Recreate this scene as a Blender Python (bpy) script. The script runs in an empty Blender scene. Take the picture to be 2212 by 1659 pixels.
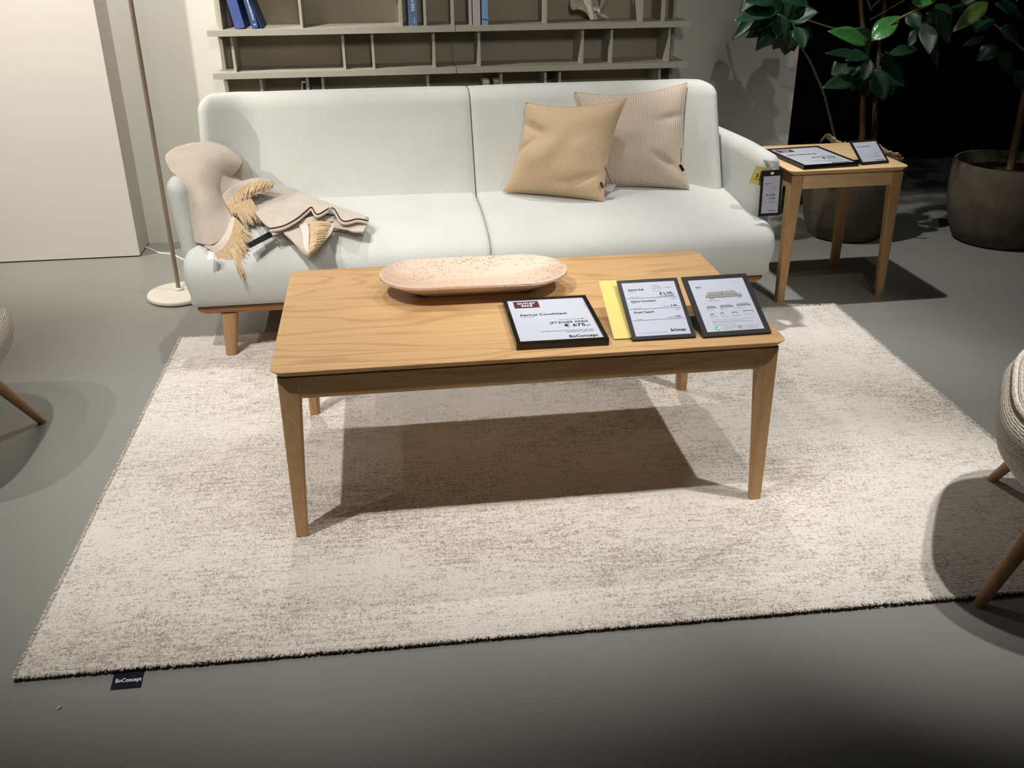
import bpy, math, random
from mathutils import Vector, Matrix, Euler, noise
random.seed(7)
C = bpy.context.scene.collection
pi = math.pi

# ------------------------------------------------------------------ camera
F_PX = 2064.70
CAM = Vector((-0.3209, -2.3130, 1.3512))
ROT = Euler((1.1206, 0.0063, -0.1358), 'XYZ')
MC = ROT.to_matrix()
cam = bpy.data.cameras.new('camera'); cam.sensor_width = 36; cam.lens = F_PX / 2212 * 36
cam.clip_start = 0.05; cam.clip_end = 60
co = bpy.data.objects.new('camera', cam); C.objects.link(co)
co.location = CAM; co.rotation_euler = ROT
bpy.context.scene.camera = co

def ray(x, y): return MC @ Vector(((x - 1106) / F_PX, -(y - 829.5) / F_PX, -1))
def AY(x, y, Y):                       # where the sight line meets the depth Y
    d = ray(x, y); return CAM + d * ((Y - CAM.y) / d.y)
def AZ(x, y, Z):                       # where the sight line meets the height Z
    d = ray(x, y); return CAM + d * ((Z - CAM.z) / d.z)

# ------------------------------------------------------------------ materials
def lin(c):
    return tuple(((v / 255) / 12.92 if v / 255 <= .04045 else ((v / 255 + .055) / 1.055) ** 2.4) for v in c) + (1,)
def base_mat(name, col, rough=.6, spec=.4, **kw):
    m = bpy.data.materials.new(name); m.use_nodes = True
    b = m.node_tree.nodes['Principled BSDF']
    b.inputs['Base Color'].default_value = lin(col) if len(col) == 3 else col
    b.inputs['Roughness'].default_value = rough
    b.inputs['Specular IOR Level'].default_value = spec
    for k, v in kw.items(): b.inputs[k.replace('_', ' ')].default_value = v
    return m
class NT:
    def __init__(s, m):
        s.t = m.node_tree; s.n = s.t.nodes; s.b = s.n['Principled BSDF']
    def new(s, t, **kw):
        n = s.n.new(t)
        for k, v in kw.items():
            if hasattr(n, k): setattr(n, k, v)
            else: n.inputs[k.replace('_', ' ')].default_value = v
        return n
    def ln(s, a, b): s.t.links.new(a, b)
    def coord(s, scale=(1, 1, 1), src='Object', rot=(0, 0, 0)):
        tc = s.new('ShaderNodeTexCoord'); mp = s.new('ShaderNodeMapping')
        mp.inputs['Scale'].default_value = scale; mp.inputs['Rotation'].default_value = rot
        s.ln(tc.outputs[src], mp.inputs['Vector']); return mp.outputs['Vector']
    def noise(s, vec, scale, detail=3, rough=.5, dist=0):
        n = s.new('ShaderNodeTexNoise'); s.ln(vec, n.inputs['Vector'])
        n.inputs['Scale'].default_value = scale; n.inputs['Detail'].default_value = detail
        n.inputs['Roughness'].default_value = rough; n.inputs['Distortion'].default_value = dist
        return n.outputs['Fac']
    def ramp(s, fac, stops):
        r = s.new('ShaderNodeValToRGB'); s.ln(fac, r.inputs['Fac'])
        e = r.color_ramp.elements
        while len(e) < len(stops): e.new(.5)
        for i, (p, c) in enumerate(stops):
            e[i].position = p; e[i].color = c if len(c) == 4 else lin(c)
        return r.outputs['Color']
    def math(s, op, a, b=None):
        m = s.new('ShaderNodeMath'); m.operation = op
        for i, v in enumerate((a, b)):
            if v is None: continue
            if isinstance(v, (int, float)): m.inputs[i].default_value = v
            else: s.ln(v, m.inputs[i])
        return m.outputs[0]
    def mix(s, fac, a, b, mode='MIX'):
        m = s.new('ShaderNodeMix'); m.data_type = 'RGBA'; m.blend_type = mode
        if isinstance(fac, (int, float)): m.inputs[0].default_value = fac
        else: s.ln(fac, m.inputs[0])
        for i, v in ((6, a), (7, b)):
            if isinstance(v, tuple): m.inputs[i].default_value = v if len(v) == 4 else lin(v)
            else: s.ln(v, m.inputs[i])
        return m.outputs[2]
    def bump(s, h, strength=.3, dist=.005, normal=None):
        b = s.new('ShaderNodeBump'); b.inputs['Strength'].default_value = strength
        b.inputs['Distance'].default_value = dist; s.ln(h, b.inputs['Height'])
        if normal is not None: s.ln(normal, b.inputs['Normal'])
        return b.outputs['Normal']
    def out(s, col=None, nrm=None, rough=None):
        if col is not None: s.ln(col, s.b.inputs['Base Color'])
        if nrm is not None: s.ln(nrm, s.b.inputs['Normal'])
        if rough is not None: s.ln(rough, s.b.inputs['Roughness'])

WH = (1, 1, 1, 1); BK = (0, 0, 0, 1)
def fabric(name, col, col2, scale=260, bump=.5, rough=.95, mottled=6):
    m = base_mat(name, col, rough, .15); t = NT(m); v = t.coord()
    a = t.noise(v, mottled, 4, .6); f = t.noise(v, scale, 2, .6)
    c = t.mix(t.ramp(a, [(.35, BK), (.7, WH)]), col, col2)
    c = t.mix(t.math('MULTIPLY', f, .22), c, tuple(max(0, x - 45) for x in col))
    t.out(c, t.bump(f, bump, .002)); m.node_tree.nodes['Principled BSDF'].inputs['Sheen Weight'].default_value = .15
    return m
def wood(name, light, dark, scale=(1.1, 9, 9), rings=9, rough=.5, amount=.5, src='Object', spec=.35):
    m = base_mat(name, light, rough, spec); t = NT(m); v = t.coord(scale, src)
    n = t.noise(v, 1.0, 2.5, .55, .25)
    s = t.math('SINE', t.math('MULTIPLY', n, rings * 2 * pi))
    s = t.math('ADD', t.math('MULTIPLY', s, .5), .5)
    s = t.math('POWER', s, 5.0)
    v2 = t.coord((scale[0] * 5, scale[1] * 40, scale[2] * 40), src)
    fib = t.noise(v2, 1.0, 3, .6)
    v3 = t.coord((scale[0] * .6, scale[1] * .5, scale[2] * .5), src)
    blot = t.noise(v3, 1.0, 2, .5)
    c = t.mix(t.math('MULTIPLY', s, amount), light, dark)
    c = t.mix(t.math('MULTIPLY', t.ramp(fib, [(.35, WH), (.65, BK)]), .35), c, dark)
    c = t.mix(t.math('MULTIPLY', blot, .3), c, tuple(min(255, x + 14) for x in light))
    t.out(c, t.bump(fib, .12, .001))
    return m

M = {}
M['floor'] = base_mat('grey_resin', (150, 149, 143), .36, .32)
t = NT(M['floor']); v = t.coord()
c = t.ramp(t.noise(v, 1.1, 5, .6), [(.3, (132, 131, 124)), (.7, (141, 140, 134))])
c = t.mix(t.math('MULTIPLY', t.noise(v, 420, 1), .25), c, (116, 115, 109))
t.out(c, t.bump(t.noise(v, 60, 2), .02, .002), t.math('ADD', t.math('MULTIPLY', t.noise(v, 3, 3), .14), .33))
M['wall'] = base_mat('warm_white_paint', (208, 203, 190), .7, .2)
t = NT(M['wall']); v = t.coord(); t.out(t.ramp(t.noise(v, .9, 3), [(.3, (203, 200, 191)), (.7, (209, 206, 197))]), t.bump(t.noise(v, 250, 2), .05, .001))
M['panel'] = base_mat('cream_lacquer', (214, 208, 194), .55, .25)
t = NT(M['panel']); v = t.coord(); t.out(t.ramp(t.noise(v, .7, 3), [(.3, (206, 202, 192)), (.7, (212, 208, 199))]))
M['black_wall'] = base_mat('near_black', (24, 22, 22), .8, .1)  # almost black surface closing off the far right
t = NT(M['black_wall']); v = t.coord((18, 18, .6)); t.out(t.ramp(t.noise(v, 1, 3), [(.3, (19, 17, 17)), (.7, (27, 24, 24))]))
M['plinth_line'] = base_mat('dark_joint', (45, 43, 38), .8, .1)
M['sofa'] = fabric('ivory_weave', (201, 202, 196), (208, 209, 203), 330, .6, .95, 5)
M['stool'] = base_mat('cream_knit', (205, 196, 180), .95, .1)
t = NT(M['stool']); v = t.coord()
w = t.new('ShaderNodeTexWave'); w.wave_type = 'BANDS'; w.bands_direction = 'Z'
w.inputs['Scale'].default_value = 62; w.inputs['Distortion'].default_value = 2.5; w.inputs['Detail'].default_value = 2; w.inputs['Detail Scale'].default_value = 6
t.ln(v, w.inputs['Vector'])
vo = t.new('ShaderNodeTexVoronoi'); vo.inputs['Scale'].default_value = 150; t.ln(v, vo.inputs['Vector'])
h = t.math('ADD', t.math('MULTIPLY', w.outputs['Fac'], .6), vo.outputs['Distance'])
t.out(t.ramp(h, [(.1, (176, 166, 150)), (.8, (214, 206, 192))]), t.bump(h, .8, .004))
OAK = ((200, 162, 113), (160, 120, 74))
M['oak'] = wood('oiled_oak', OAK[0], (148, 103, 58), (.75, 4.2, 4.2), 15, amount=.5)
M['oak_y'] = wood('oiled_oak_cross', OAK[0], OAK[1], (8, 1.0, 8), 5)
M['oak_z'] = wood('oiled_oak_upright', (196, 157, 110), (156, 116, 74), (14, 14, 1.2), 4, amount=.4)
M['oak_dark'] = wood('oiled_oak_dark', (170, 124, 84), (130, 88, 54), (1.4, 14, 14), 6)  # darker oak for the sofa base
M['oak_leg'] = wood('oiled_oak_turned', (184, 144, 104), (146, 108, 72), (16, 16, 1.5), 4, amount=.4)
M['oak_side'] = wood('pale_oak', (228, 194, 146), (200, 160, 112), (1.4, 16, 16), 5, amount=.35)
M['shelf'] = base_mat('taupe_lacquer', (176, 172, 158), .45, .35)
t = NT(M['shelf']); v = t.coord(); t.out(t.ramp(t.noise(v, 2, 2), [(.3, (173, 169, 155)), (.7, (179, 175, 161))]))
M['shelf_back'] = base_mat('taupe_back_panel', (160, 151, 132), .6, .2)
t = NT(M['shelf_back']); v = t.coord(); t.out(t.ramp(t.noise(v, 3, 2), [(.3, (156, 147, 128)), (.7, (164, 155, 136))]))
M['lamp'] = base_mat('cream_metal', (204, 198, 184), .45, .4)
M['lamp_pole'] = base_mat('bronze_metal', (150, 134, 116), .4, .5, Metallic=.35)
M['black'] = base_mat('black_gloss', (20, 18, 18), .18, .5)
M['black_matt'] = base_mat('black_satin', (34, 32, 34), .4, .4)
M['rubber'] = base_mat('black_rubber', (15, 15, 15), .7, .2)
M['paper'] = base_mat('white_paper', (186, 189, 200), .45, .3)
M['paper_matt'] = base_mat('white_paper_matt', (182, 185, 197), .6, .3)
M['ink'] = base_mat('black_ink', (22, 22, 30), .6, .2)
M['ink_grey'] = base_mat('grey_ink', (96, 96, 102), .6, .2)
M['ink_light'] = base_mat('light_grey_ink', (146, 144, 143), .6, .2)
M['wine'] = base_mat('wine_ink', (80, 38, 50), .5, .3)
M['red_ink'] = base_mat('stamp_pink', (200, 120, 160), .6, .2)
M['teal'] = base_mat('teal_ink', (90, 176, 160), .6, .2)
M['white_ink'] = base_mat('white_ink', (240, 238, 240), .6, .2)
M['yellow'] = base_mat('yellow_card', (214, 194, 112), .5, .3)
M['yellow_tag'] = base_mat('mustard_card', (222, 202, 112), .6, .3)
M['navy'] = base_mat('navy_cloth', (22, 24, 40), .85, .2)
M['plastic'] = base_mat('clear_plastic', (235, 238, 235), .12, .5, Transmission_Weight=.85, IOR=1.3)
M['cord'] = base_mat('white_cord', (228, 226, 220), .5, .4)
M['wire'] = base_mat('black_string', (25, 25, 25), .8, .2)
M['book_blue'] = base_mat('royal_blue_cloth', (74, 90, 150), .7, .3)
M['book_navy'] = base_mat('steel_blue_cover', (58, 86, 130), .5, .3)
M['book_dark'] = base_mat('dark_blue_cover', (30, 44, 74), .5, .3)
M['book_mid'] = base_mat('denim_blue_cover', (90, 116, 156), .5, .3)
M['book_sky'] = base_mat('sky_blue_cover', (132, 164, 206), .5, .3)
M['book_mauve'] = base_mat('pale_mauve_cover', (188, 180, 182), .6, .3)
M['book_cream'] = base_mat('cream_cover', (206, 198, 184), .7, .3)
M['box_beige'] = base_mat('beige_card', (196, 178, 162), .7, .3)
M['pages'] = base_mat('book_pages', (222, 216, 200), .9, .1)
M['coral'] = base_mat('white_ceramic', (208, 200, 186), .7, .3)
t = NT(M['coral']); v = t.coord(); nn = t.noise(v, 60, 3); t.out(t.ramp(nn, [(.3, (186, 176, 160)), (.7, (216, 210, 198))]), t.bump(nn, .3, .003))
M['stone_pot'] = base_mat('grey_stone_pot', (124, 112, 94), .85, .2)
t = NT(M['stone_pot']); v = t.coord(); nn = t.noise(v, 14, 6, .65); t.out(t.ramp(nn, [(.3, (78, 70, 58)), (.7, (98, 89, 75))]), t.bump(t.noise(v, 90, 4), .35, .003))
M['soil'] = base_mat('dark_soil', (42, 34, 26), .95, .1)
t = NT(M['soil']); v = t.coord(); nn = t.noise(v, 45, 4); t.out(t.ramp(nn, [(.3, (26, 21, 16)), (.7, (58, 46, 34))]), t.bump(nn, .8, .02))
M['husk'] = base_mat('dry_bark', (128, 110, 82), .9, .1)
t = NT(M['husk']); v = t.coord(); nn = t.noise(v, 50, 4); t.out(t.ramp(nn, [(.3, (150, 128, 96)), (.7, (200, 178, 142))]), t.bump(nn, .6, .01))
M['bark'] = base_mat('brown_bark', (92, 70, 50), .85, .2)
t = NT(M['bark']); v = t.coord((30, 30, 5)); nn = t.noise(v, 1, 4); t.out(t.ramp(nn, [(.3, (66, 48, 34)), (.7, (112, 90, 66))]), t.bump(nn, .6, .01))
M['twig'] = base_mat('green_brown_twig', (104, 100, 62), .7, .2)
def leafmat(name, c1, c2, rough=.3, spec=.5):
    m = base_mat(name, c1, rough, spec); t = NT(m); v = t.coord((1, 1, 1), 'UV')
    w = t.new('ShaderNodeTexWave'); w.wave_type = 'BANDS'; w.bands_direction = 'DIAGONAL'
    w.inputs['Scale'].default_value = 6; w.inputs['Distortion'].default_value = 1.2; t.ln(v, w.inputs['Vector'])
    n = t.noise(v, 5, 3)
    c = t.mix(t.ramp(n, [(.3, BK), (.7, WH)]), c1, c2)
    t.out(c, t.bump(w.outputs['Fac'], .15, .003)); return m
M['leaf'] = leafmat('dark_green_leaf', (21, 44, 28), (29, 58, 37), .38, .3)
M['leaf_lit'] = leafmat('lit_green_leaf', (48, 100, 46), (60, 116, 56), .24, .6)  # lit copy of the leaf green, light from above put into the colour
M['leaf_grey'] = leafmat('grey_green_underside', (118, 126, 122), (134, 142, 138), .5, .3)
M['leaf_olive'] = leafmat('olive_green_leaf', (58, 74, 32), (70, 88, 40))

# rug: woven viscose, light and taupe streaks along the weft, ribbed
M['rug'] = base_mat('woven_viscose', (205, 195, 184), .8, .2)
t = NT(M['rug']); v = t.coord((1, 1, 1))
big = t.noise(t.coord((1.6, 2.8, 1)), 1.0, 4, .6, .3)
streak = t.noise(t.coord((16, 90, 1)), 1.0, 4, .65)
streak2 = t.noise(t.coord((80, 20, 1)), 1.0, 4, .65)
loops = t.noise(t.coord((95, 260, 1)), 1.0, 2, .7)
loops2 = t.noise(t.coord((280, 85, 1)), 1.0, 2, .7)
rib = t.new('ShaderNodeTexWave'); rib.wave_type = 'BANDS'; rib.bands_direction = 'Y'; rib.inputs['Scale'].default_value = 38
rib.inputs['Distortion'].default_value = 3; rib.inputs['Detail'].default_value = 2; rib.inputs['Detail Scale'].default_value = 8; t.ln(v, rib.inputs['Vector'])
a = t.math('ADD', t.math('MULTIPLY', big, .8), t.math('MULTIPLY', streak, .75))
a = t.math('ADD', a, t.math('MULTIPLY', streak2, .4))
a = t.math('ADD', a, t.math('MULTIPLY', t.math('ADD', loops, loops2), .85))
c = t.ramp(t.math('SUBTRACT', t.math('MULTIPLY', a, .5), .175), [(.565, (150, 138, 125)), (.655, (198, 186, 172)), (.75, (242, 233, 222))])
hh = t.math('ADD', t.math('MULTIPLY', rib.outputs['Fac'], .5), t.math('ADD', loops, loops2))
t.out(c, t.bump(hh, .7, .006))
t.b.inputs['Sheen Weight'].default_value = .2
RUGCOL = a
M['rug_edge'] = base_mat('rug_backing', (86, 72, 58), .95, .1)
M['tuft'] = base_mat('rug_tufts', (206, 196, 184), .95, .1)

def cordmat(name, c1, c2, n):
    m = base_mat(name, c1, .95, .1); t = NT(m)
    tc = t.new('ShaderNodeTexCoord'); sx = t.new('ShaderNodeSeparateXYZ'); t.ln(tc.outputs['UV'], sx.inputs[0])
    s = t.math('SINE', t.math('MULTIPLY', sx.outputs['X'], n * 2 * pi))
    s = t.math('ADD', t.math('MULTIPLY', s, .5), .5)
    s = t.math('POWER', s, .6)
    f = t.noise(t.coord(), 300, 2)
    c = t.mix(s, c2, c1); c = t.mix(t.math('MULTIPLY', f, .2), c, c2)
    h = t.math('ADD', s, t.math('MULTIPLY', f, .3))
    t.out(c, t.bump(h, .35, .003)); t.b.inputs['Sheen Weight'].default_value = .2
    return m
M['cord_tan'] = cordmat('tan_corduroy', (212, 188, 154), (190, 162, 126), 54)
M['cord_beige'] = cordmat('beige_corduroy', (214, 198, 181), (184, 165, 147), 46)
M['throw'] = base_mat('wool_throw', (206, 188, 168), .95, .1)
t = NT(M['throw']); v = t.coord(); f = t.noise(v, 420, 3, .7)
c = t.mix(t.ramp(t.noise(v, 14, 4), [(.3, BK), (.7, WH)]), (200, 184, 167), (211, 197, 182))
c = t.mix(t.math('MULTIPLY', t.ramp(f, [(.45, BK), (.7, WH)]), .35), c, (160, 138, 116))
t.out(c, t.bump(f, .6, .003)); t.b.inputs['Sheen Weight'].default_value = .3
M['throw_band'] = base_mat('wool_white_band', (216, 203, 189), .95, .1)
M['fringe'] = base_mat('camel_fringe', (214, 188, 152), .95, .1)
t = NT(M['fringe']); v = t.coord(); f = t.noise(v, 200, 2); t.out(t.ramp(f, [(.3, (196, 168, 130)), (.7, (224, 200, 166))]), t.bump(f, .6, .003))
M['stitch'] = base_mat('brown_stitching', (74, 48, 38), .9, .1)
M['travertine'] = base_mat('pink_travertine', (226, 196, 170), .5, .3)
t = NT(M['travertine']); v = t.coord((2.2, 14, 14)); nn = t.noise(v, 1, 5, .6, .4)
c = t.ramp(nn, [(.3, (196, 164, 140)), (.5, (206, 178, 155)), (.7, (214, 192, 172))])
pv = t.coord((110, 220, 220)); pit = t.noise(pv, 1, 3, .6); zone = t.noise(t.coord((7, 7, 7)), 1, 2)
pm = t.ramp(t.math('ADD', pit, t.math('MULTIPLY', zone, .35)), [(.78, BK), (.82, WH)])
c = t.mix(t.math('MULTIPLY', pm, .55), c, (136, 100, 78)); t.out(c, t.bump(t.math('SUBTRACT', 1, pm), .4, .003))
M['lint'] = base_mat('white_lint', (230, 228, 224), .8, .2)

# ------------------------------------------------------------------ geometry
class G:
    def __init__(s): s.v = []; s.f = []; s.uv = {}; s.smooth = True
    def add(s, vs, fs):
        o = len(s.v); s.v += [Vector(p) for p in vs]; s.f += [tuple(i + o for i in q) for q in fs]; return s
    def map(s, fn): s.v = [Vector(fn(p)) for p in s.v]; return s
    def grid(s, rows, closed_u=False, closed_v=False, uv=False):
        n = len(rows); m = len(rows[0]); o = len(s.v)
        for r in rows: s.v += [Vector(p) for p in r]
        for i in range(n if closed_v else n - 1):
            for j in range(m if closed_u else m - 1):
                a = o + i * m + j; b = o + i * m + (j + 1) % m
                c = o + ((i + 1) % n) * m + (j + 1) % m; d = o + ((i + 1) % n) * m + j
                s.f.append((a, b, c, d))
        if uv:
            for i in range(n):
                for j in range(m): s.uv[o + i * m + j] = (j / (m - 1), i / (n - 1))
        return s
    def rbox(s, c, h, r, k=5, m=6):
        """rounded box: centre, half sizes, radii per axis"""
        if isinstance(r, (int, float)): r = (r, r, r)
        r = [min(r[i], h[i]) for i in range(3)]
        if isinstance(m, int): m = (m, m, m)
        ax = []
        for i in range(3):
            L = [-h[i] + r[i] * (1 - math.cos(pi / 2 * q / k)) if False else -h[i] + r[i] * q / k for q in range(k)]
            inn = h[i] - r[i]
            mid = [-inn + 2 * inn * q / m[i] for q in range(m[i] + 1)] if inn > 1e-6 else [0.]
            ax.append(L + mid + [-x for x in reversed(L)])
        idx = {}
        def pt(p):
            key = tuple(round(x, 6) for x in p)
            if key in idx: return idx[key]
            inner = [max(-(h[i] - r[i]), min(h[i] - r[i], p[i])) for i in range(3)]
            d = [(p[i] - inner[i]) / r[i] for i in range(3)]
            l = math.sqrt(sum(x * x for x in d)) or 1
            q = [inner[i] + d[i] / l * r[i] + c[i] for i in range(3)]
            s.v.append(Vector(q)); idx[key] = len(s.v) - 1; return idx[key]
        for a in range(3):
            b, d = (a + 1) % 3, (a + 2) % 3
            for sg in (-1, 1):
                for i in range(len(ax[b]) - 1):
                    for j in range(len(ax[d]) - 1):
                        q = []
                        for (x, y) in ((i, j), (i + 1, j), (i + 1, j + 1), (i, j + 1)):
                            p = [0, 0, 0]; p[a] = sg * h[a]; p[b] = ax[b][x]; p[d] = ax[d][y]; q.append(pt(p))
                        if sg < 0: q.reverse()
                        if len(set(q)) == 4: s.f.append(tuple(q))
        return s
    def box(s, a, b):
        x0, y0, z0 = a; x1, y1, z1 = b
        return s.add([(x0, y0, z0), (x1, y0, z0), (x1, y1, z0), (x0, y1, z0), (x0, y0, z1), (x1, y0, z1), (x1, y1, z1), (x0, y1, z1)],
                     [(3, 2, 1, 0), (4, 5, 6, 7), (0, 1, 5, 4), (1, 2, 6, 5), (2, 3, 7, 6), (3, 0, 4, 7)])
    def tube(s, pts, rad, n=8, cap=True):
        pts = [Vector(p) for p in pts]
        if not isinstance(rad, (list, tuple)): rad = [rad] * len(pts)
        rows = []; up = None
        for i, p in enumerate(pts):
            d = (pts[min(i + 1, len(pts) - 1)] - pts[max(i - 1, 0)]).normalized()
            if up is None: up = d.orthogonal().normalized()
            up = (up - d * up.dot(d)).normalized(); w = d.cross(up)
            rows.append([p + (up * math.cos(2 * pi * k / n) + w * math.sin(2 * pi * k / n)) * rad[i] for k in range(n)])
        o = len(s.v); s.grid(rows, closed_u=True)
        if cap:
            s.f.append(tuple(o + k for k in reversed(range(n)))); s.f.append(tuple(o + (len(rows) - 1) * n + k for k in range(n)))
        return s
    def lathe(s, prof, c=(0, 0, 0), n=48, sx=1, sy=1):
        rows = [[(c[0] + r * math.cos(2 * pi * k / n) * sx, c[1] + r * math.sin(2 * pi * k / n) * sy, c[2] + z) for k in range(n)] for r, z in prof]
        return s.grid(rows, closed_u=True)
    def loft(s, loops, cap0=True, cap1=True):
        o = len(s.v); m = len(loops[0]); s.grid(loops, closed_u=True)
        if cap0: s.f.append(tuple(o + k for k in reversed(range(m))))
        if cap1: s.f.append(tuple(o + (len(loops) - 1) * m + k for k in range(m)))
        return s
    def poly(s, pl, pts, lift=0.0):
        o = len(s.v); s.v += [pl(u, v, lift) for u, v in pts]; s.f.append(tuple(range(o, o + len(pts)))); return s
    def rect(s, pl, u0, v0, u1, v1, lift=0.0): return s.poly(pl, [(u0, v0), (u1, v0), (u1, v1), (u0, v1)], lift)

XF = {}
def empty(name, loc=(0, 0, 0), rz=0.0):
    o = bpy.data.objects.new(name, None); C.objects.link(o); o.location = loc; o.rotation_euler = (0, 0, rz)
    o.empty_display_size = .05
    XF[o.name] = (Vector(loc), rz); return o
def mesh(name, g, mat, parent=None, local=False, flat=False, angle=40, solid=0, subsurf=0, off=-1):
    """one mesh object; vertices are given in world space unless local"""
    vs = g.v
    if parent is not None and not local:
        L, a = XF[parent.name]; R = Matrix.Rotation(-a, 3, 'Z')
        vs = [R @ (p - L) for p in vs]
    me = bpy.data.meshes.new(name); me.from_pydata([tuple(p) for p in vs], [], g.f); me.update()
    if g.uv:
        ul = me.uv_layers.new(name='UVMap')
        for lp in me.loops: ul.data[lp.index].uv = g.uv.get(lp.vertex_index, (0, 0))
    o = bpy.data.objects.new(name, me); C.objects.link(o)
    if isinstance(mat, str): mat = M[mat]
    me.materials.append(mat)
    import bmesh
    bm = bmesh.new(); bm.from_mesh(me); bmesh.ops.recalc_face_normals(bm, faces=bm.faces); bm.to_mesh(me); bm.free()
    if not flat:
        for p in me.polygons: p.use_smooth = True
        try: me.set_sharp_from_angle(angle=math.radians(angle))
        except Exception: pass
    if parent is not None:
        o.parent = parent; XF[o.name] = XF[parent.name]
    else: XF[o.name] = (Vector((0, 0, 0)), 0)
    if solid:
        md = o.modifiers.new('thickness', 'SOLIDIFY'); md.thickness = solid; md.offset = off
    if subsurf:
        md = o.modifiers.new('round', 'SUBSURF'); md.levels = subsurf; md.render_levels = subsurf
    return o
def tag(o, label=None, cat=None, group=None, kind=None):
    if label: o['label'] = label
    if cat: o['category'] = cat
    if group: o['group'] = group
    if kind: o['kind'] = kind
    return o
def plane(o, ex, ey):
    o = Vector(o); ex = Vector(ex).normalized(); ey = Vector(ey).normalized(); n = ex.cross(ey)
    return lambda u, v, l=0.0: o + ex * u + ey * v + n * l
def text(g, s, pl, u, v, h, align='LEFT', stretch=1.25, bold=.02, lift=.0006, spacing=1.05, width=None):
    """letters set on a plane: baseline at (u, v), capital height h"""
    cu = bpy.data.curves.new('t', 'FONT'); cu.body = s; cu.size = 1; cu.align_x = align; cu.offset = bold
    cu.space_character = spacing; cu.resolution_u = 3
    ob = bpy.data.objects.new('t', cu); me = bpy.data.meshes.new_from_object(ob)
    k = h / .72; st = stretch
    if width:
        xs = [q.co.x for q in me.vertices]; st = width / ((max(xs) - min(xs)) * k)
    o = len(g.v)
    for q in me.vertices: g.v.append(pl(u + q.co.x * k * st, v + q.co.y * k, lift))
    for p in me.polygons: g.f.append(tuple(i + o for i in p.vertices))
    bpy.data.objects.remove(ob); bpy.data.curves.remove(cu); bpy.data.meshes.remove(me)
class Lines:
    """every written line becomes a mesh of its own"""
    def __init__(s): s.l = []
def write(L, *a, **k):
    g = G(); text(g, *a, **k); L.l.append(g)
def meshes(name, L, mat, parent, **k):
    for g in L.l: mesh(name, g, mat, parent, **k)
def cr(p0, p1, p2, p3, t):
    return p1 + .5 * t * (p2 - p0 + t * (2 * p0 - 5 * p1 + 4 * p2 - p3 + t * (3 * (p1 - p2) + p3 - p0)))
def spline(pts, k=8):
    pts = [Vector(p) for p in pts]; out = []
    for i in range(len(pts) - 1):
        for q in range(k):
            out.append(cr(pts[max(i - 1, 0)], pts[i], pts[i + 1], pts[min(i + 2, len(pts) - 1)], q / k))
    out.append(pts[-1]); return out
def patch(rows, k=8):
    rr = [spline(r, k) for r in rows]; cols = [spline([r[j] for r in rr], k) for j in range(len(rr[0]))]
    return [[cols[j][i] for j in range(len(cols))] for i in range(len(cols[0]))]

# ------------------------------------------------------------------ setting
g = G(); g.add([(-5, -4.5, 0), (5.5, -4.5, 0), (5.5, 4.2, 0), (-5, 4.2, 0)], [(0, 1, 2, 3)])
tag(mesh('floor', g, 'floor'), 'smooth grey resin floor of the showroom', 'floor', kind='structure')
WB = 2.22
g = G(); g.box((-4.2, WB, 0), (1.665, WB + .12, 3.1))
tag(mesh('wall_back', g, 'wall', flat=True), 'warm white wall behind the shelf and sofa', 'wall', kind='structure')
g = G(); g.box((-4.2, 2.018, .006), (-1.434, WB, 3.1))
tag(mesh('wall_left', g, 'panel', flat=True), 'cream wall panel standing proud of the wall at the left', 'wall', kind='structure')
g = G(); g.box((-4.2, 2.03, 0), (-1.44, WB, .0065))
tag(mesh('trim_1', g, 'plinth_line', flat=True), 'dark joint under the cream wall panel', 'trim', kind='structure')
g = G(); g.box((1.665, 3.3, 0), (5.5, 3.42, 3.1))
tag(mesh('wall_right', g, 'black_wall', flat=True), 'black wall deep behind the potted trees', 'wall', kind='structure')

# ------------------------------------------------------------------ rug
RPHI = -0.016; RO = Vector((-1.1116, -.7416, 0)); RL, RW, RT = 2.4627, 1.7395, .012
rug = empty('area_rug', (RO.x, RO.y, 0), RPHI)
tag(rug, 'large pale beige woven rug lying under the oak coffee table', 'rug')
nx, ny = 246, 174
def edgew(s): return .004 * noise.noise((s * 9, 3.1, 0)) + .0014 * noise.noise((s * 60, 1.7, 0)) + .0006 * noise.noise((s * 170, .7, 0))
rows = []
for j in range(ny + 1):
    r = []
    for i in range(nx + 1):
        u, w = i / nx, j / ny; x, y = u * RL, w * RW
        fx = abs(2 * u - 1); fy = abs(2 * w - 1)
        if i in (0, nx): x += edgew(y + i)
        if j in (0, ny): y += edgew(x + 7 + j)
        d = min(x, RL - x, y, RW - y)
        z = RT - (.004 if d < .004 else 0) + .0026 * math.exp(-((d - .062) / .012) ** 2) + .0012 * noise.noise((x * 55, y * 55, 0)) + .0018 * noise.noise((x * 7, y * 7, 4))
        r.append((x, y, z))
    rows.append(r)
g = G(); g.grid(rows); mesh('pile', g, 'rug', rug, local=True, angle=180)
per = rows[0] + [r[-1] for r in rows[1:]] + list(reversed(rows[-1][:-1])) + [r[0] for r in reversed(rows[1:-1])]
g = G(); g.grid([[(x, y, .0005) for x, y, z in per], [(x, y, z) for x, y, z in per]], closed_u=True)
mesh('backing_edge', g, 'rug_edge', rug, local=True)
g = G()
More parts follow.
